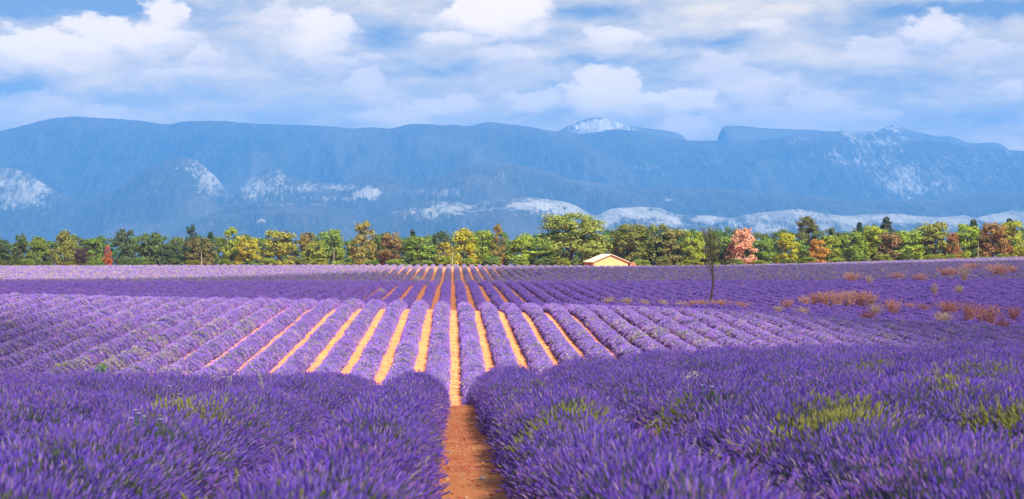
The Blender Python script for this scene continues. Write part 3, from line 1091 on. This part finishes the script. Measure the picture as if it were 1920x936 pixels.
# ------------------------------------------------------------------ stone hut
def box(V, F, x0, x1, y0, y1, z0, z1):
    o = len(V)
    V += [(x, y, z) for z in (z0, z1) for (x, y) in ((x0, y0), (x1, y0), (x1, y1), (x0, y1))]
    F += [tuple(o + i for i in f) for f in ((3, 2, 1, 0), (4, 5, 6, 7), (0, 1, 5, 4), (1, 2, 6, 5), (2, 3, 7, 6), (3, 0, 4, 7))]


M_PLASTER, _N, _b = principled('warm_stone_wall', (.5, .4, .25), .95, .1)
_P = _N.node('ShaderNodeTexCoord').outputs['Object']
_vor = _N.node('ShaderNodeTexVoronoi', {'Vector': _P, 'Scale': 3.2})
_c = _N.mix(_N.noise(_P, 2.2, 5, .65), (.50, .35, .16), (.58, .44, .24))
_c = _N.mix(_N.ramp(_vor.outputs['Distance'], .0, .5, .35, 0), _c, (.44, .30, .15))
_N.put(_b.inputs['Base Color'], _c)
_N.put(_b.inputs['Normal'], _N.node('ShaderNodeBump', {'Height': _vor.outputs['Distance'], 'Strength': .6, 'Distance': .04}))
M_SHADEWALL_RUBBLE, _N, _b = principled('shaded_wall_rubble', (.45, .20, .13), .95, .1)  # side walls' shade put into a darker, redder colour; rubble shares it
M_TILE, _N, _b = principled('pale_roof_tile', (.7, .6, .5), .8, .2)
_P = _N.node('ShaderNodeTexCoord').outputs['Object']
_N.put(_b.inputs['Base Color'], _N.mix(_N.noise(_P, 3, 4, .7), (.50, .42, .33), (.64, .57, .49)))
M_WOOD, _N, _b = principled('dark_wood', (.06, .05, .055), .8, .2)
M_VERGE, _N, _b = principled('verge_brick', (.35, .15, .10), .9, .1)
_N.put(_b.inputs['Base Color'], _N.mix(_N.m('GREATER_THAN', _N.node('ShaderNodeNewGeometry').outputs['Random Per Island'], .55), (.42, .15, .09), (.22, .20, .24)))

HY = 385.5
hx0, hx1 = at_px(1113, HY), at_px(1179, HY)
hw = (hx1 - hx0) / 2
hut = link(bpy.data.objects.new('stone_hut', None))
gz = tz((hx0 + hx1) / 2, HY) - .1
hut.location = ((hx0 + hx1) / 2, HY, gz)
hut.rotation_euler = (0, 0, math.radians(9))
tag(hut, 'small stone hut with a pale tiled gable roof at the edge of the lavender', 'hut')
EAVE = CAMZ - (491 - 470) / FPX * HY - gz
APEX = CAMZ - (477.5 - 470) / FPX * HY - gz
LEN = 9.0
# gable wall (front), rear wall
for nm, y in (('wall', 0), ('wall', LEN - .4)):
    V = [(-hw, y, 0), (hw, y, 0), (hw, y, EAVE), (0, y, APEX), (-hw, y, EAVE)]
    V += [(a, y + .4, c) for (a, b_, c) in V]
    F = [(0, 1, 2, 3, 4), (9, 8, 7, 6, 5), (1, 0, 5, 6), (2, 1, 6, 7), (3, 2, 7, 8), (4, 3, 8, 9), (0, 4, 9, 5)]
    w = link(bpy.data.objects.new(nm, pydata(nm, V, F, [M_PLASTER])), hut)
    if y == 0:
        w['label'] = 'sunlit yellow gable wall'
# side walls; the left one has a door opening
def side_wall(sx, openings):
    V, F = [], []
    xa, xb = (-hw + .002, -hw + .4) if sx < 0 else (hw - .4, hw - .002)
    y = .402
    for (a, b_, h) in openings:
        box(V, F, xa, xb, y, a, 0, EAVE)
        box(V, F, xa, xb, a, b_, h, EAVE)
        y = b_
    box(V, F, xa, xb, y, LEN - .402, 0, EAVE)
    return pydata('wall', V, F, [M_SHADEWALL_RUBBLE])


w = link(bpy.data.objects.new('wall', side_wall(-1, [(3.6, 4.6, EAVE - .25)])), hut)
w['label'] = 'side wall with the door, shade put into its reddish colour'
link(bpy.data.objects.new('wall', side_wall(1, [])), hut)
V, F = [], []
box(V, F, -hw + .12, -hw + .2, 3.62, 4.58, 0, EAVE - .27)
dr = link(bpy.data.objects.new('door', pydata('door', V, F, [M_WOOD])), hut)
V, F = [], []
box(V, F, -hw + .06, -hw + .118, 3.75, 3.80, .9, 1.05)
link(bpy.data.objects.new('handle', pydata('handle', V, F, [M_TILE])), dr)
# roof: two slopes of barrel tile courses
slope = math.atan2(APEX - EAVE, hw)
run = hw / math.cos(slope) + .45
for sx in (-1, 1):
    V, F = [], []
    ny, nr = 57, 9
    for i in range(ny):
        y = -.35 + (LEN + .7) * i / (ny - 1)
        for jn in range(nr):
            s = run * jn / (nr - 1)
            lift = .05 * (i % 2) + .03 * ((jn % 2) == 0)
            V.append((sx * s * math.cos(slope), y, APEX + .10 + lift - s * math.sin(slope)))
    F = [tuple(int(q) for q in f) for f in grid_faces(ny, nr)]
    o = len(V)
    for (x, y, z) in list(V):
        V.append((x, y, z - .14))
    F += [tuple(o + q for q in f[::-1]) for f in F[:]]
    # closing edges
    for i in range(ny - 1):
        for jn in (0, nr - 1):
            a, b_ = i * nr + jn, (i + 1) * nr + jn
            F.append((a, b_, o + b_, o + a))
    for jn in range(nr - 1):
        for i in (0, ny - 1):
            a, b_ = i * nr + jn, i * nr + jn + 1
            F.append((a, b_, o + b_, o + a))
    rf = link(bpy.data.objects.new('roof', pydata('roof', V, F, [M_TILE])), hut)
    rf['label'] = 'pale sunlit roof slope'
    # brick band under the roof edge
    V, F = [], []
    nb = 15
    for i in range(nb):
        s0 = (run - .45) * i / nb + .02
        s1 = (run - .45) * (i + .9) / nb + .02
        for (s, t) in ((s0, s1),):
            o = len(V)
            for yy in (-.09, -.003):
                for (q, dz) in ((s, -.30), (t, -.30), (t, -.06), (s, -.06)):
                    V.append((sx * q * math.cos(slope), yy, APEX + dz - q * math.sin(slope)))
            F += [tuple(o + k_ for k_ in f) for f in ((0, 1, 2, 3), (7, 6, 5, 4), (0, 4, 5, 1), (1, 5, 6, 2), (2, 6, 7, 3), (3, 7, 4, 0))]
    vb = link(bpy.data.objects.new('verge_bricks', pydata('verge_bricks', V, F, [M_VERGE])), hut)
    vb['kind'] = 'stuff'

# heap of reddish stones right of the hut
V, F = [], []
r_ = random.Random(3)
bm = bmesh.new()
for i in range(26):
    s = r_.uniform(.18, .42)
    rad = r_.random() ** .6
    an = r_.uniform(0, 6.28)
    mt = Matrix.Translation((math.cos(an) * rad * .9, math.sin(an) * rad * .7, (1 - rad) * .95 + .15)) @ Matrix.Rotation(r_.uniform(0, 3), 4, Vector((r_.random(), 1, r_.random())).normalized()) @ Matrix.Diagonal((s, s * .8, s * .6, 1))
    bmesh.ops.create_icosphere(bm, subdivisions=1, radius=1, matrix=mt)
me = bpy.data.meshes.new('rubble_heap')
bm.to_mesh(me)
bm.free()
me.materials.append(M_SHADEWALL_RUBBLE)
heap = link(bpy.data.objects.new('rubble_heap', me))
hx = at_px(1187, 386)
heap.location = (hx, 386, tz(hx, 386) + .35)
tag(heap, 'heap of reddish stones beside the right corner of the hut', 'stone heap')

# ------------------------------------------------------------------ pale poles before the trees
M_POLE, _N, _b = principled('pale_pole', (.45, .45, .5), .6, .3)
for (px, y0, y1, Y, lab) in [(627, 466, 499, 391, 'thin pale pole at the tree foot in the left half of the picture'), (848, 478, 503, 388, 'thin grey pole at the far end of the central soil path'),
                             (1845, 452, 487, 391, 'thin pale pole before the trees in the far right part'), (381, 470, 499, 391, 'thin grey pole before the broad brown green tree')]:
    X = at_px(px, Y)
    z0 = tz(X, Y)
    z1 = CAMZ - (y0 - 470) / FPX * Y
    V, F = [], []
    tube(V, F, [Vector((0, 0, -.2)), Vector((0, 0, (z1 - z0) * .5)), Vector((.02, 0, z1 - z0))], [.05, .045, .04], 8)
    tube(V, F, [Vector((.02, 0, z1 - z0)), Vector((.02, 0, z1 - z0 + .10))], [.06, .02], 8)
    p = link(bpy.data.objects.new('pole', pydata('pole', V, F, [M_POLE], True)))
    p.location = (X, Y, z0)
    tag(p, lab, 'pole', 'thin poles in front of the trees')

# ------------------------------------------------------------------ lone thin tree in the lavender
LX, LY, LZ = ground_hit(1335, 573, .1, 135)
lone = link(bpy.data.objects.new('lone_tree', None))
lone.location = (LX, LY, LZ - .1)
tag(lone, 'lone thin tree with a bare slim trunk standing in the lavender field', 'tree')
LH = CAMZ - (420 - 470) / FPX * LY - LZ
r_ = random.Random(12)
V, F = [], []
tp = [Vector((-.05, 0, 0)), Vector((.02, 0, LH * .10)), Vector((.16, .02, LH * .22)), Vector((.24, .03, LH * .34)), Vector((.22, .02, LH * .44)), Vector((.10, 0, LH * .58)), Vector((-.04, 0, LH * .75)), Vector((-.14, 0, LH * .90)), Vector((-.16, 0, LH * .97))]
tube(V, F, tp, [.15, .12, .105, .10, .075, .05, .034, .018, .007], 8)
trunk_o = link(bpy.data.objects.new('trunk', pydata('trunk', V, F, [M_BARK], True)), lone)
tips = []
for q in range(26):
    f = .34 + .52 * (q / 26) + r_.uniform(-.02, .02)
    i = max(k_ for k_ in range(len(tp)) if tp[k_].z <= f * LH)
    a, b_ = tp[i], tp[min(i + 1, len(tp) - 1)]
    h = a.lerp(b_, (f * LH - a.z) / max(.01, b_.z - a.z))
    an = r_.uniform(0, 6.28)
    L_ = r_.uniform(1.3, 2.9) * (1.15 - .5 * f)
    out = Vector((math.cos(an) * .62, math.sin(an) * .62, 1)).normalized()
    pts = [h, h + out * L_ * .4 + Vector((math.cos(an), math.sin(an), 0)) * .14, h + out * L_ * .75 + Vector((math.cos(an), math.sin(an), 0)) * .2, h + out * L_ + Vector((0, 0, .1))]
    if pts[-1].z > LH:
        pts = [h + (p - h) * .5 for p in pts]
    V, F = [], []
    tube(V, F, pts, [.032, .022, .014, .006], 5)
    for w_ in range(9):
        t = r_.uniform(.3, 1)
        s = h.lerp(pts[-1], t)
        e = s + Vector((r_.gauss(0, .20), r_.gauss(0, .20), r_.uniform(.2, .5)))
        tube(V, F, [s, e], [.010, .004], 3)
        tips.append((s, e))
    link(bpy.data.objects.new('branch', pydata('branch', V, F, [M_BARK], True)), lone)
# sparse fine foliage, densest at the top
V, F = [], []
rr_ = np.random.default_rng(5)
pool = [t for t in tips]
for q in range(2200):
    s, e = pool[rr_.integers(0, len(pool))]
    p = s.lerp(e, float(rr_.random()))
    if float(rr_.random()) < .25:
        continue
    if rr_.random() > (.12 + 1.1 * ((p.z / LH - .5) / .5) ** 1.2 if p.z > LH * .5 else .06):
        continue
    p = p + Vector(rr_.normal(0, .15, 3).tolist())
    n_ = Vector(rr_.normal(0, 1, 3).tolist()).normalized()
    a = n_.orthogonal().normalized() * float(rr_.uniform(.05, .11))
    b_ = n_.cross(a) * .5
    o = len(V)
    V += [tuple(p - a), tuple(p - b_), tuple(p + a), tuple(p + b_)]
    F.append((o, o + 1, o + 2, o + 3))
cr = link(bpy.data.objects.new('foliage', pydata('foliage', V, F, [M_LEAF])), lone)
cr.color = (.34, .34, .12, 1)
cr['kind'] = 'stuff'

# ------------------------------------------------------------------ dry weeds
M_DRY = mat_leaf('dry_weed', .5)


def weed_mesh(name, seed, n, head, fan=.5, wisp=False):
    """a clump of dry stalks of unit height with seed heads"""
    r = random.Random(seed)
    V, F = [], []
    for q in range(n):
        an = r.uniform(0, 6.28)
        lean = r.uniform(0, fan)
        hgt = r.uniform(.6, 1.0)
        b_ = Vector((r.gauss(0, .10), r.gauss(0, .10), 0))
        top = b_ + Vector((math.cos(an) * lean, math.sin(an) * lean, hgt))
        mid = b_.lerp(top, .5) + Vector((0, 0, .06))
        tube(V, F, [b_, mid, top], [.010, .008, .005], 3)
        for t in range(1 if wisp else 3):
            c = top if t == 0 else mid.lerp(top, r.uniform(.1, .9)) + Vector((r.gauss(0, .07), r.gauss(0, .07), r.uniform(0, .06)))
            s = head * r.uniform(.6, 1.3)
            o = len(V)
            for d in ((1, 0, 0), (0, 1, 0), (-1, 0, 0), (0, -1, 0), (0, 0, 1.2), (0, 0, -1.2)):
                V.append((c.x + d[0] * s, c.y + d[1] * s, c.z + d[2] * s))
            for a in range(4):
                F.append((o + a, o + (a + 1) % 4, o + 4))
                F.append((o + (a + 1) % 4, o + a, o + 5))
    return pydata(name, V, F, [M_DRY])


WEED = [weed_mesh('dry_weed', 40 + i, 70, .026, .55) for i in range(4)]
WISP = [weed_mesh('dry_stalks', 60 + i, 11, .018, .5, True) for i in range(4)]
PINK = (.68, .37, .31)
TANC = (.66, .50, .36)
DRED = (.52, .25, .20)


def weed(meshes, px, py, wpx, hpx, colr, lab, group=None, name='dry_weed', cat='weed'):
    X, Y, z = ground_hit(px, py, .45, 110)
    i = int(rng.integers(0, 4))
    o = link(bpy.data.objects.new(name, meshes[i]))
    o.location = (X, Y, z + .1)
    hm = hpx / FPX * Y * 1.15 + .4
    o.scale = (max(.4, wpx / FPX * Y), max(.4, wpx / FPX * Y), hm)
    o.rotation_euler = (0, 0, rng.uniform(0, 6))
    o.color = (*colr, 1)
    tag(o, lab, cat, group)


BIG = 'pinkish dry weed clump, {} from the left in the long dry patch'
for i, (px, py, w_, h_) in enumerate([(1512, 572, 26, 14), (1534, 572, 28, 20), (1555, 573, 30, 23), (1576, 574, 30, 24), (1598, 574, 30, 24), (1619, 575, 30, 26), (1638, 576, 26, 24)]):
    weed(WEED, px, py, w_ * 1.2, h_, PINK if i % 2 else (.70, .41, .32), BIG.format(ONES[i + 1]), 'long pinkish dry weed patch')
for (px, py, w_, h_, c, lab) in [
    (1682, 588, 38, 22, PINK, 'round pinkish dry weed clump just right of the long dry patch'),
    (1648, 592, 24, 18, TANC, 'pale tan weed clump below the right end of the long dry patch'),
    (1633, 601, 30, 14, (.42, .18, .14), 'low reddish weed clump nearest below the long dry patch'),
    (1480, 580, 24, 16, PINK, 'small pink weed clump left of the long dry patch'),
    (1465, 586, 20, 10, TANC, 'low tan weed clump left of the long dry patch'),
    (1508, 590, 24, 12, TANC, 'tan weed clump below the left end of the long dry patch'),
    (1790, 590, 50, 22, DRED, 'wide dull red weed clump, farther one of the group at the right'),
    (1826, 604, 28, 32, DRED, 'tall narrow dull red weed clump between two wide ones at the right'),
    (1864, 610, 56, 32, DRED, 'widest dark red weed clump near the right edge of the field'),
    (1780, 608, 34, 18, TANC, 'pale tan weed clump in front of the wide dull red one'),
    (1892, 618, 34, 14, (.36, .15, .13), 'low pink red weed clump nearest to the right edge'),
    (1913, 600, 26, 20, DRED, 'dark red weed clump cut by the right picture edge'),
    (1740, 584, 24, 12, DRED, 'small dull red weed clump between the round clump and the wide group'),
    (1716, 580, 20, 10, PINK, 'small pink weed clump right of the round clump'),
    (1605, 528, 34, 14, PINK, 'pink weed clump upslope above the long dry patch'),
    (1637, 534, 14, 14, TANC, 'slim tan weed upslope above the long dry patch'),
    (1692, 524, 26, 11, PINK, 'pink weed clump high on the right slope above the round clump'),
    (1733, 528, 24, 13, PINK, 'pink weed clump high on the right slope, second to the right'),
    (1790, 519, 40, 15, PINK, 'wide pink weed clump high on the slope below the pale lavender strip'),
    (1818, 528, 18, 26, TANC, 'tall pale weed high on the slope under the wide pink clump'),
    (1833, 506, 34, 11, PINK, 'pink weed clump touching the pale lavender strip'),
    (1885, 517, 48, 20, PINK, 'large pink weed clump high on the slope near the right edge'),
    (1760, 554, 14, 18, TANC, 'slim tan weed standing midway up the right slope'),
    (1809, 552, 20, 14, TANC, 'tan weed standing midway up the right slope, farther right'),
    (1911, 512, 18, 12, PINK, 'small pink weed clump high by the right edge')]:
    weed(WEED, px, py, w_ * 1.15, h_, c, lab, 'dry weed clumps on the right slope')
for i, (px, py, w_) in enumerate([(1143, 566, 18), (1175, 567, 18), (1209, 570, 16), (1245, 571, 14), (1278, 573, 13), (1301, 571, 18), (1320, 571, 18), (1352, 571, 26), (1391, 575, 24)]):
    lab = f'{ONES[i + 1]} from the left of the dry grass clumps by the lone tree'
    weed(WEED, px, py + 3, w_ * 1.5, 9, (.75, .55, .36) if i < 5 else (.72, .40, .24), lab, 'pale dry clumps along the hollow', 'dry_grass_clump', 'grass clump')
pts = [(20, 545), (92, 540), (140, 546), (260, 548), (376, 532), (212, 556), (1535, 530), (1433, 530), (1398, 540), (1372, 528), (1389, 512), (1465, 516), (1182, 518), (1222, 516), (1255, 520), (1212, 528), (1305, 530), (1297, 552),
       (1268, 543), (1100, 535), (1420, 512), (1500, 520), (1520, 512), (1570, 515), (1660, 512), (1720, 540), (1850, 545), (687, 556), (575, 552), (940, 545), (872, 540), (1330, 512), (1050, 522), (1560, 600), (1700, 600)]
for (px, py) in pts:
    weed(WISP, px + rng.uniform(-3, 3), py, rng.uniform(7, 16), rng.uniform(6, 12), TANC if rng.random() < .5 else PINK, 'small sparse dry stalks poking out of the shaded lavender', 'small dry stalks in the lavender', 'dry_stalks', 'dry stalks')
for (px, py, lab) in [(716, 549, 'whitish dry shrub between lavender rows left of the centre'), (783, 526, 'small whitish dry tuft high in the rows left of the centre')]:
    weed(WEED, px, py, 14, 7, (.62, .58, .50), lab, None, 'pale_shrub', 'shrub')

# ------------------------------------------------------------------ near field: wild plants, stones
M_WHITE, _N, _b = principled('white_petal', (.8, .8, .82), .6, .2)
M_GREENLEAF, _N, _b = principled('green_leaf', (.09, .22, .06), .6, .3)
M_STRAW, _N, _b = principled('pale_straw', (.62, .55, .50), .7, .2)


def daisy(px, py, s, lab):
    X, Y, z = ground_hit(px, py, .75, 8)
    root = link(bpy.data.objects.new('wild_daisy', None))
    root.location = (X, Y, z)
    tag(root, lab, 'wildflower')
    r = random.Random(int(px))
    V, F = [], []
    heads = [(Vector((r.gauss(0, .07), r.gauss(0, .07), .80 + r.uniform(-.05, .06)))) for _ in range(r.randint(2, 5))]
    for h in heads:
        tube(V, F, [Vector((0, 0, 0)), h * .5 + Vector((0, 0, .05)), h], [.005, .004, .003], 4)
    link(bpy.data.objects.new('stem', pydata('stem', V, F, [M_GREENLEAF])), root)
    for h in heads:
        V, F = [], []
        for a in range(8):
            an = a * PI / 4
            c, s_ = math.cos(an), math.sin(an)
            w = .35
            for p in ((0, 0, 0), (c * s * .6 - s_ * s * w, s_ * s * .6 + c * s * w, s * .3), (c * s, s_ * s, s * .2), (c * s * .6 + s_ * s * w, s_ * s * .6 - c * s * w, s * .3)):
                V.append((h.x + p[0], h.y + p[1] , h.z + p[2]))
            F.append((a * 4, a * 4 + 1, a * 4 + 2, a * 4 + 3))
        link(bpy.data.objects.new('flower_head', pydata('flower_head', V, F, [M_WHITE])), root)


daisy(330, 738, .030, 'white wildflower heads standing out of the near lavender on the left')
daisy(79, 718, .022, 'small white wildflowers at the back edge of the near lavender, far left')
daisy(265, 800, .022, 'few tiny white wildflowers lower down in the near left lavender')
daisy(757, 727, .018, 'tiny white flowers on top of the bush left of the soil path')
daisy(1328, 735, .022, 'white wildflower near the pale grass spray in the near right lavender')


def grass_spray(px, py, hgt, lean, lab, n=3):
    X, Y, z = ground_hit(px, py, .7, 8)
    root = link(bpy.data.objects.new('grass_spray', None))
    root.location = (X, Y, z + .45)
    tag(root, lab, 'grass')
    r = random.Random(int(px))
    for q in range(n):
        V, F = [], []
        l2 = lean * r.uniform(.7, 1.3)
        pts = [Vector((l2 * t * t * hgt, r.uniform(-.01, .01), hgt * (t - .25 * t * t * abs(l2)))) for t in np.linspace(0, 1, 7)]
        tube(V, F, pts, [.005, .004, .004, .003, .003, .003, .002], 4)
        st = link(bpy.data.objects.new('stem', pydata('stem', V, F, [M_STRAW])), root)
        V, F = [], []
        for w_ in range(12):
            t = 3.6 + 2.3 * w_ / 11
            i = min(int(t), 5)
            c = pts[i].lerp(pts[i + 1], t - i) + Vector((r.gauss(0, .02), r.gauss(0, .02), r.gauss(0, .012)))
            v, f, _m = spike_geo(c, Vector((l2, r.gauss(0, .3), .4)), 0, .045, .008, 0, ((.4, 1.0),), 3)
            o = len(V)
            V += [tuple(x) for x in v]
            F += [tuple(o + k_ for k_ in ff) for ff in f]
        link(bpy.data.objects.new('seed_head', pydata('seed_head', V, F, [M_STRAW])), root)


grass_spray(365, 722, .55, .9, 'arching pale grass spray above the near left lavender')
grass_spray(430, 728, .45, .1, 'upright pale grass spray right of the arching one on the left', 2)
grass_spray(1262, 716, .42, .8, 'arching pale grass spray above the near right lavender')
grass_spray(500, 735, .6, -.2, 'faint straw coloured grass stalk in the near left lavender', 2)

# green leafy plant at the foot of the middle rows, left
X, Y, z = ground_hit(192, 715, .3, 42)
gp = link(bpy.data.objects.new('leafy_plant', None))
gp.location = (X, Y, z)
tag(gp, 'fresh green leafy plant behind the near lavender at the left', 'plant')
r_ = random.Random(9)
for q in range(9):
    V, F = [], []
    an = r_.uniform(0, 6.28)
    le = r_.uniform(.1, .55)
    top = Vector((math.cos(an) * le, math.sin(an) * le, r_.uniform(.7, 1.25)))
    tube(V, F, [Vector((0, 0, 0)), top * .5 + Vector((0, 0, .08)), top], [.012, .009, .005], 4)
    st = link(bpy.data.objects.new('stem', pydata('stem', V, F, [M_GREENLEAF])), gp)
    V, F = [], []
    for w_ in range(34):
        t = r_.uniform(.25, 1)
        c = top * t + Vector((r_.gauss(0, .07), r_.gauss(0, .07), r_.gauss(0, .03)))
        n_ = Vector((r_.gauss(0, 1), r_.gauss(0, 1), 1.2)).normalized()
        a = n_.orthogonal().normalized() * r_.uniform(.05, .09)
        b_ = n_.cross(a) * .5
        o = len(V)
        V += [tuple(c - a), tuple(c - b_ - n_ * .015), tuple(c + a), tuple(c + b_ - n_ * .015)]
        F.append((o, o + 1, o + 2, o + 3))
    link(bpy.data.objects.new('leaves', pydata('leaves', V, F, [M_GREENLEAF])), gp)

# clods and stones on the soil paths
rs = np.random.default_rng(77)
bm = bmesh.new()
for q in range(2400):
    Y = float(rs.uniform(9, 48)) if q < 900 else float(rs.uniform(60, 125))
    kx = 0 if q < 900 else int(rs.integers(-6, 7))
    X = kx * SPACING + float(rs.normal(0, .20))
    s = float(rs.uniform(.008, .028)) * (1 if q < 900 else 2.4)
    mt = Matrix.Translation((X, Y, tz(X, Y) + s * .3)) @ Matrix.Rotation(float(rs.uniform(0, 3)), 4, 'Z') @ Matrix.Diagonal((s, s * .75, s * .42, 1))
    bmesh.ops.create_cube(bm, size=1.6, matrix=mt) if q % 3 == 0 else bmesh.ops.create_icosphere(bm, subdivisions=1, radius=1, matrix=mt)
me = bpy.data.meshes.new('soil_clods')
bm.to_mesh(me)
bm.free()
M_CLOD, _N, _b = principled('clod', (.5, .28, .18), .95, .1)
_i = _N.node('ShaderNodeNewGeometry').outputs['Random Per Island']
_N.put(_b.inputs['Base Color'], _N.mix(_N.ramp(_i, .75, 1.0), (.66, .21, .13), (.80, .55, .42)))
me.materials.append(M_CLOD)
cl = link(bpy.data.objects.new('soil_clods', me))
tag(cl, 'loose reddish clods and small stones on the soil paths', 'clods', kind='stuff')
for (px, py, s) in [(866, 757, .055), (843, 764, .04), (905, 905, .03)]:
    X, Y, z = ground_hit(px, py, 0, 10)
    bm = bmesh.new()
    bmesh.ops.create_icosphere(bm, subdivisions=2, radius=s, matrix=Matrix.Diagonal((1.2, .9, .7, 1)))
    for v in bm.verts:
        v.co *= 1 + .18 * mnoise.noise(v.co * 30 + Vector((px, 0, 0)))
    me = bpy.data.meshes.new('stone')
    bm.to_mesh(me)
    bm.free()
    me.materials.append(M_STRAW)
    st = link(bpy.data.objects.new('stone', me))
    st.location = (X, Y, z + s * .3)
    tag(st, {866: 'pale stone at the right side of the path crest', 843: 'smaller pale stone at the left side of the path crest', 905: 'pale pebble low on the near soil path'}[px], 'stone')

# ------------------------------------------------------------------ the clouds overhead whose shade lies on the field
M_CLOUD = bpy.data.materials.new('cloud_vapour')
M_CLOUD.use_nodes = True
N = NT(M_CLOUD.node_tree)
_d = N.node('ShaderNodeBsdfDiffuse', {'Color': (.9, .9, .9)})
_t = N.node('ShaderNodeBsdfTranslucent', {'Color': (.9, .9, .9)})
_m1 = N.node('ShaderNodeMixShader', {0: .5, 1: _d, 2: _t})
_tr = N.node('ShaderNodeBsdfTransparent', {'Color': (1, 1, 1)})
_m2 = N.node('ShaderNodeMixShader', {0: .45, 1: _tr, 2: _m1})
N.node('ShaderNodeOutputMaterial', {0: _m2})
CLOUD_H = 1060.0


def inside_dist(px_, py_, poly):
    """signed distance to polygon, positive inside (arrays)"""
    n = len(poly)
    d = np.full(px_.shape, 1e9)
    ins = np.zeros(px_.shape, bool)
    for i in range(n):
        ax, ay = poly[i]
        bx, by = poly[(i + 1) % n]
        ex, ey = bx - ax, by - ay
        t = np.clip(((px_ - ax) * ex + (py_ - ay) * ey) / (ex * ex + ey * ey), 0, 1)
        d = np.minimum(d, np.hypot(px_ - ax - t * ex, py_ - ay - t * ey))
        c = ((ay > py_) != (by > py_)) & (px_ < (bx - ax) * (py_ - ay) / (by - ay + 1e-12) + ax)
        ins ^= c
    return np.where(ins, d, -d)


def cloud(poly, lab):
    P = np.array(poly, float)
    lo, hi = P.min(0) - 10, P.max(0) + 10
    st_ = 5.0
    gx = np.arange(lo[0], hi[0], st_)
    gy = np.arange(lo[1], hi[1], st_)
    A, B = np.meshgrid(gx, gy, indexing='ij')
    d = inside_dist(A, B, poly) + (fbm(A, B, 36, 4) - .5) * 14
    m_ = d > 0
    th = np.sqrt(np.clip(d, 0, 60)) * 2.0 * (.6 + .8 * fbm(A, B, 60, 4))
    ix, iy = A.shape
    idt = -np.ones(A.shape, int)
    idt[m_] = np.arange(m_.sum())
    n = int(m_.sum())
    base = np.stack([A[m_], B[m_], np.zeros(n)], 1)
    top, bot = base.copy(), base.copy()
    top[:, 2] = th[m_] + .3
    bot[:, 2] = -th[m_] * .4 - .3
    V = np.concatenate([top, bot])
    a, b_, c, e = idt[:-1, :-1], idt[1:, :-1], idt[1:, 1:], idt[:-1, 1:]
    ok = (a >= 0) & (b_ >= 0) & (c >= 0) & (e >= 0)
    q = np.stack([a[ok], b_[ok], c[ok], e[ok]], 1)
    F = np.concatenate([q, q[:, ::-1] + n])
    off = Vector((0, 0, 5)) + SDIR * ((CLOUD_H - 5) / SDIR.z)
    o = link(bpy.data.objects.new('cloud', mesh_np('cloud', V, F, [M_CLOUD])))
    o.location = off
    tag(o, lab, 'cloud', kind='structure')


cloud([(-140, -90), (140, -90), (130, 58), (20, 57), (0, 57), (-9, 60), (-14, 84), (-20, 104), (-32, 114), (-90, 119), (-140, 121)], 'thin white cloud high above and behind the viewer')
cloud([(-190, 127), (-60, 129), (0, 133), (14, 131), (20, 125), (25, 110), (26, 94), (26, 76), (60, 66), (150, 80), (190, 240), (190, 338), (150, 342), (110, 352), (80, 364), (55, 374), (30, 366), (10, 350), (-12, 338),
       (-35, 303), (-55, 264), (-75, 242), (-190, 232)], 'long thin white cloud high above the field')

# ------------------------------------------------------------------ haze
M_HAZE = bpy.data.materials.new('haze')
M_HAZE.use_nodes = True
N = NT(M_HAZE.node_tree)
_v = N.node('ShaderNodeVolumePrincipled', {'Color': (.075, .34, .95), 'Density': 1.2e-4, 'Anisotropy': 0.0})
_o = N.node('ShaderNodeOutputMaterial')
N.t.links.new(_v.outputs[0], _o.inputs['Volume'])
V, F = [], []
box(V, F, -9500, 9500, -1500, 11400, -75, 940)
hz = link(bpy.data.objects.new('haze', pydata('haze', V, F, [M_HAZE])))
tag(hz, kind='stuff')
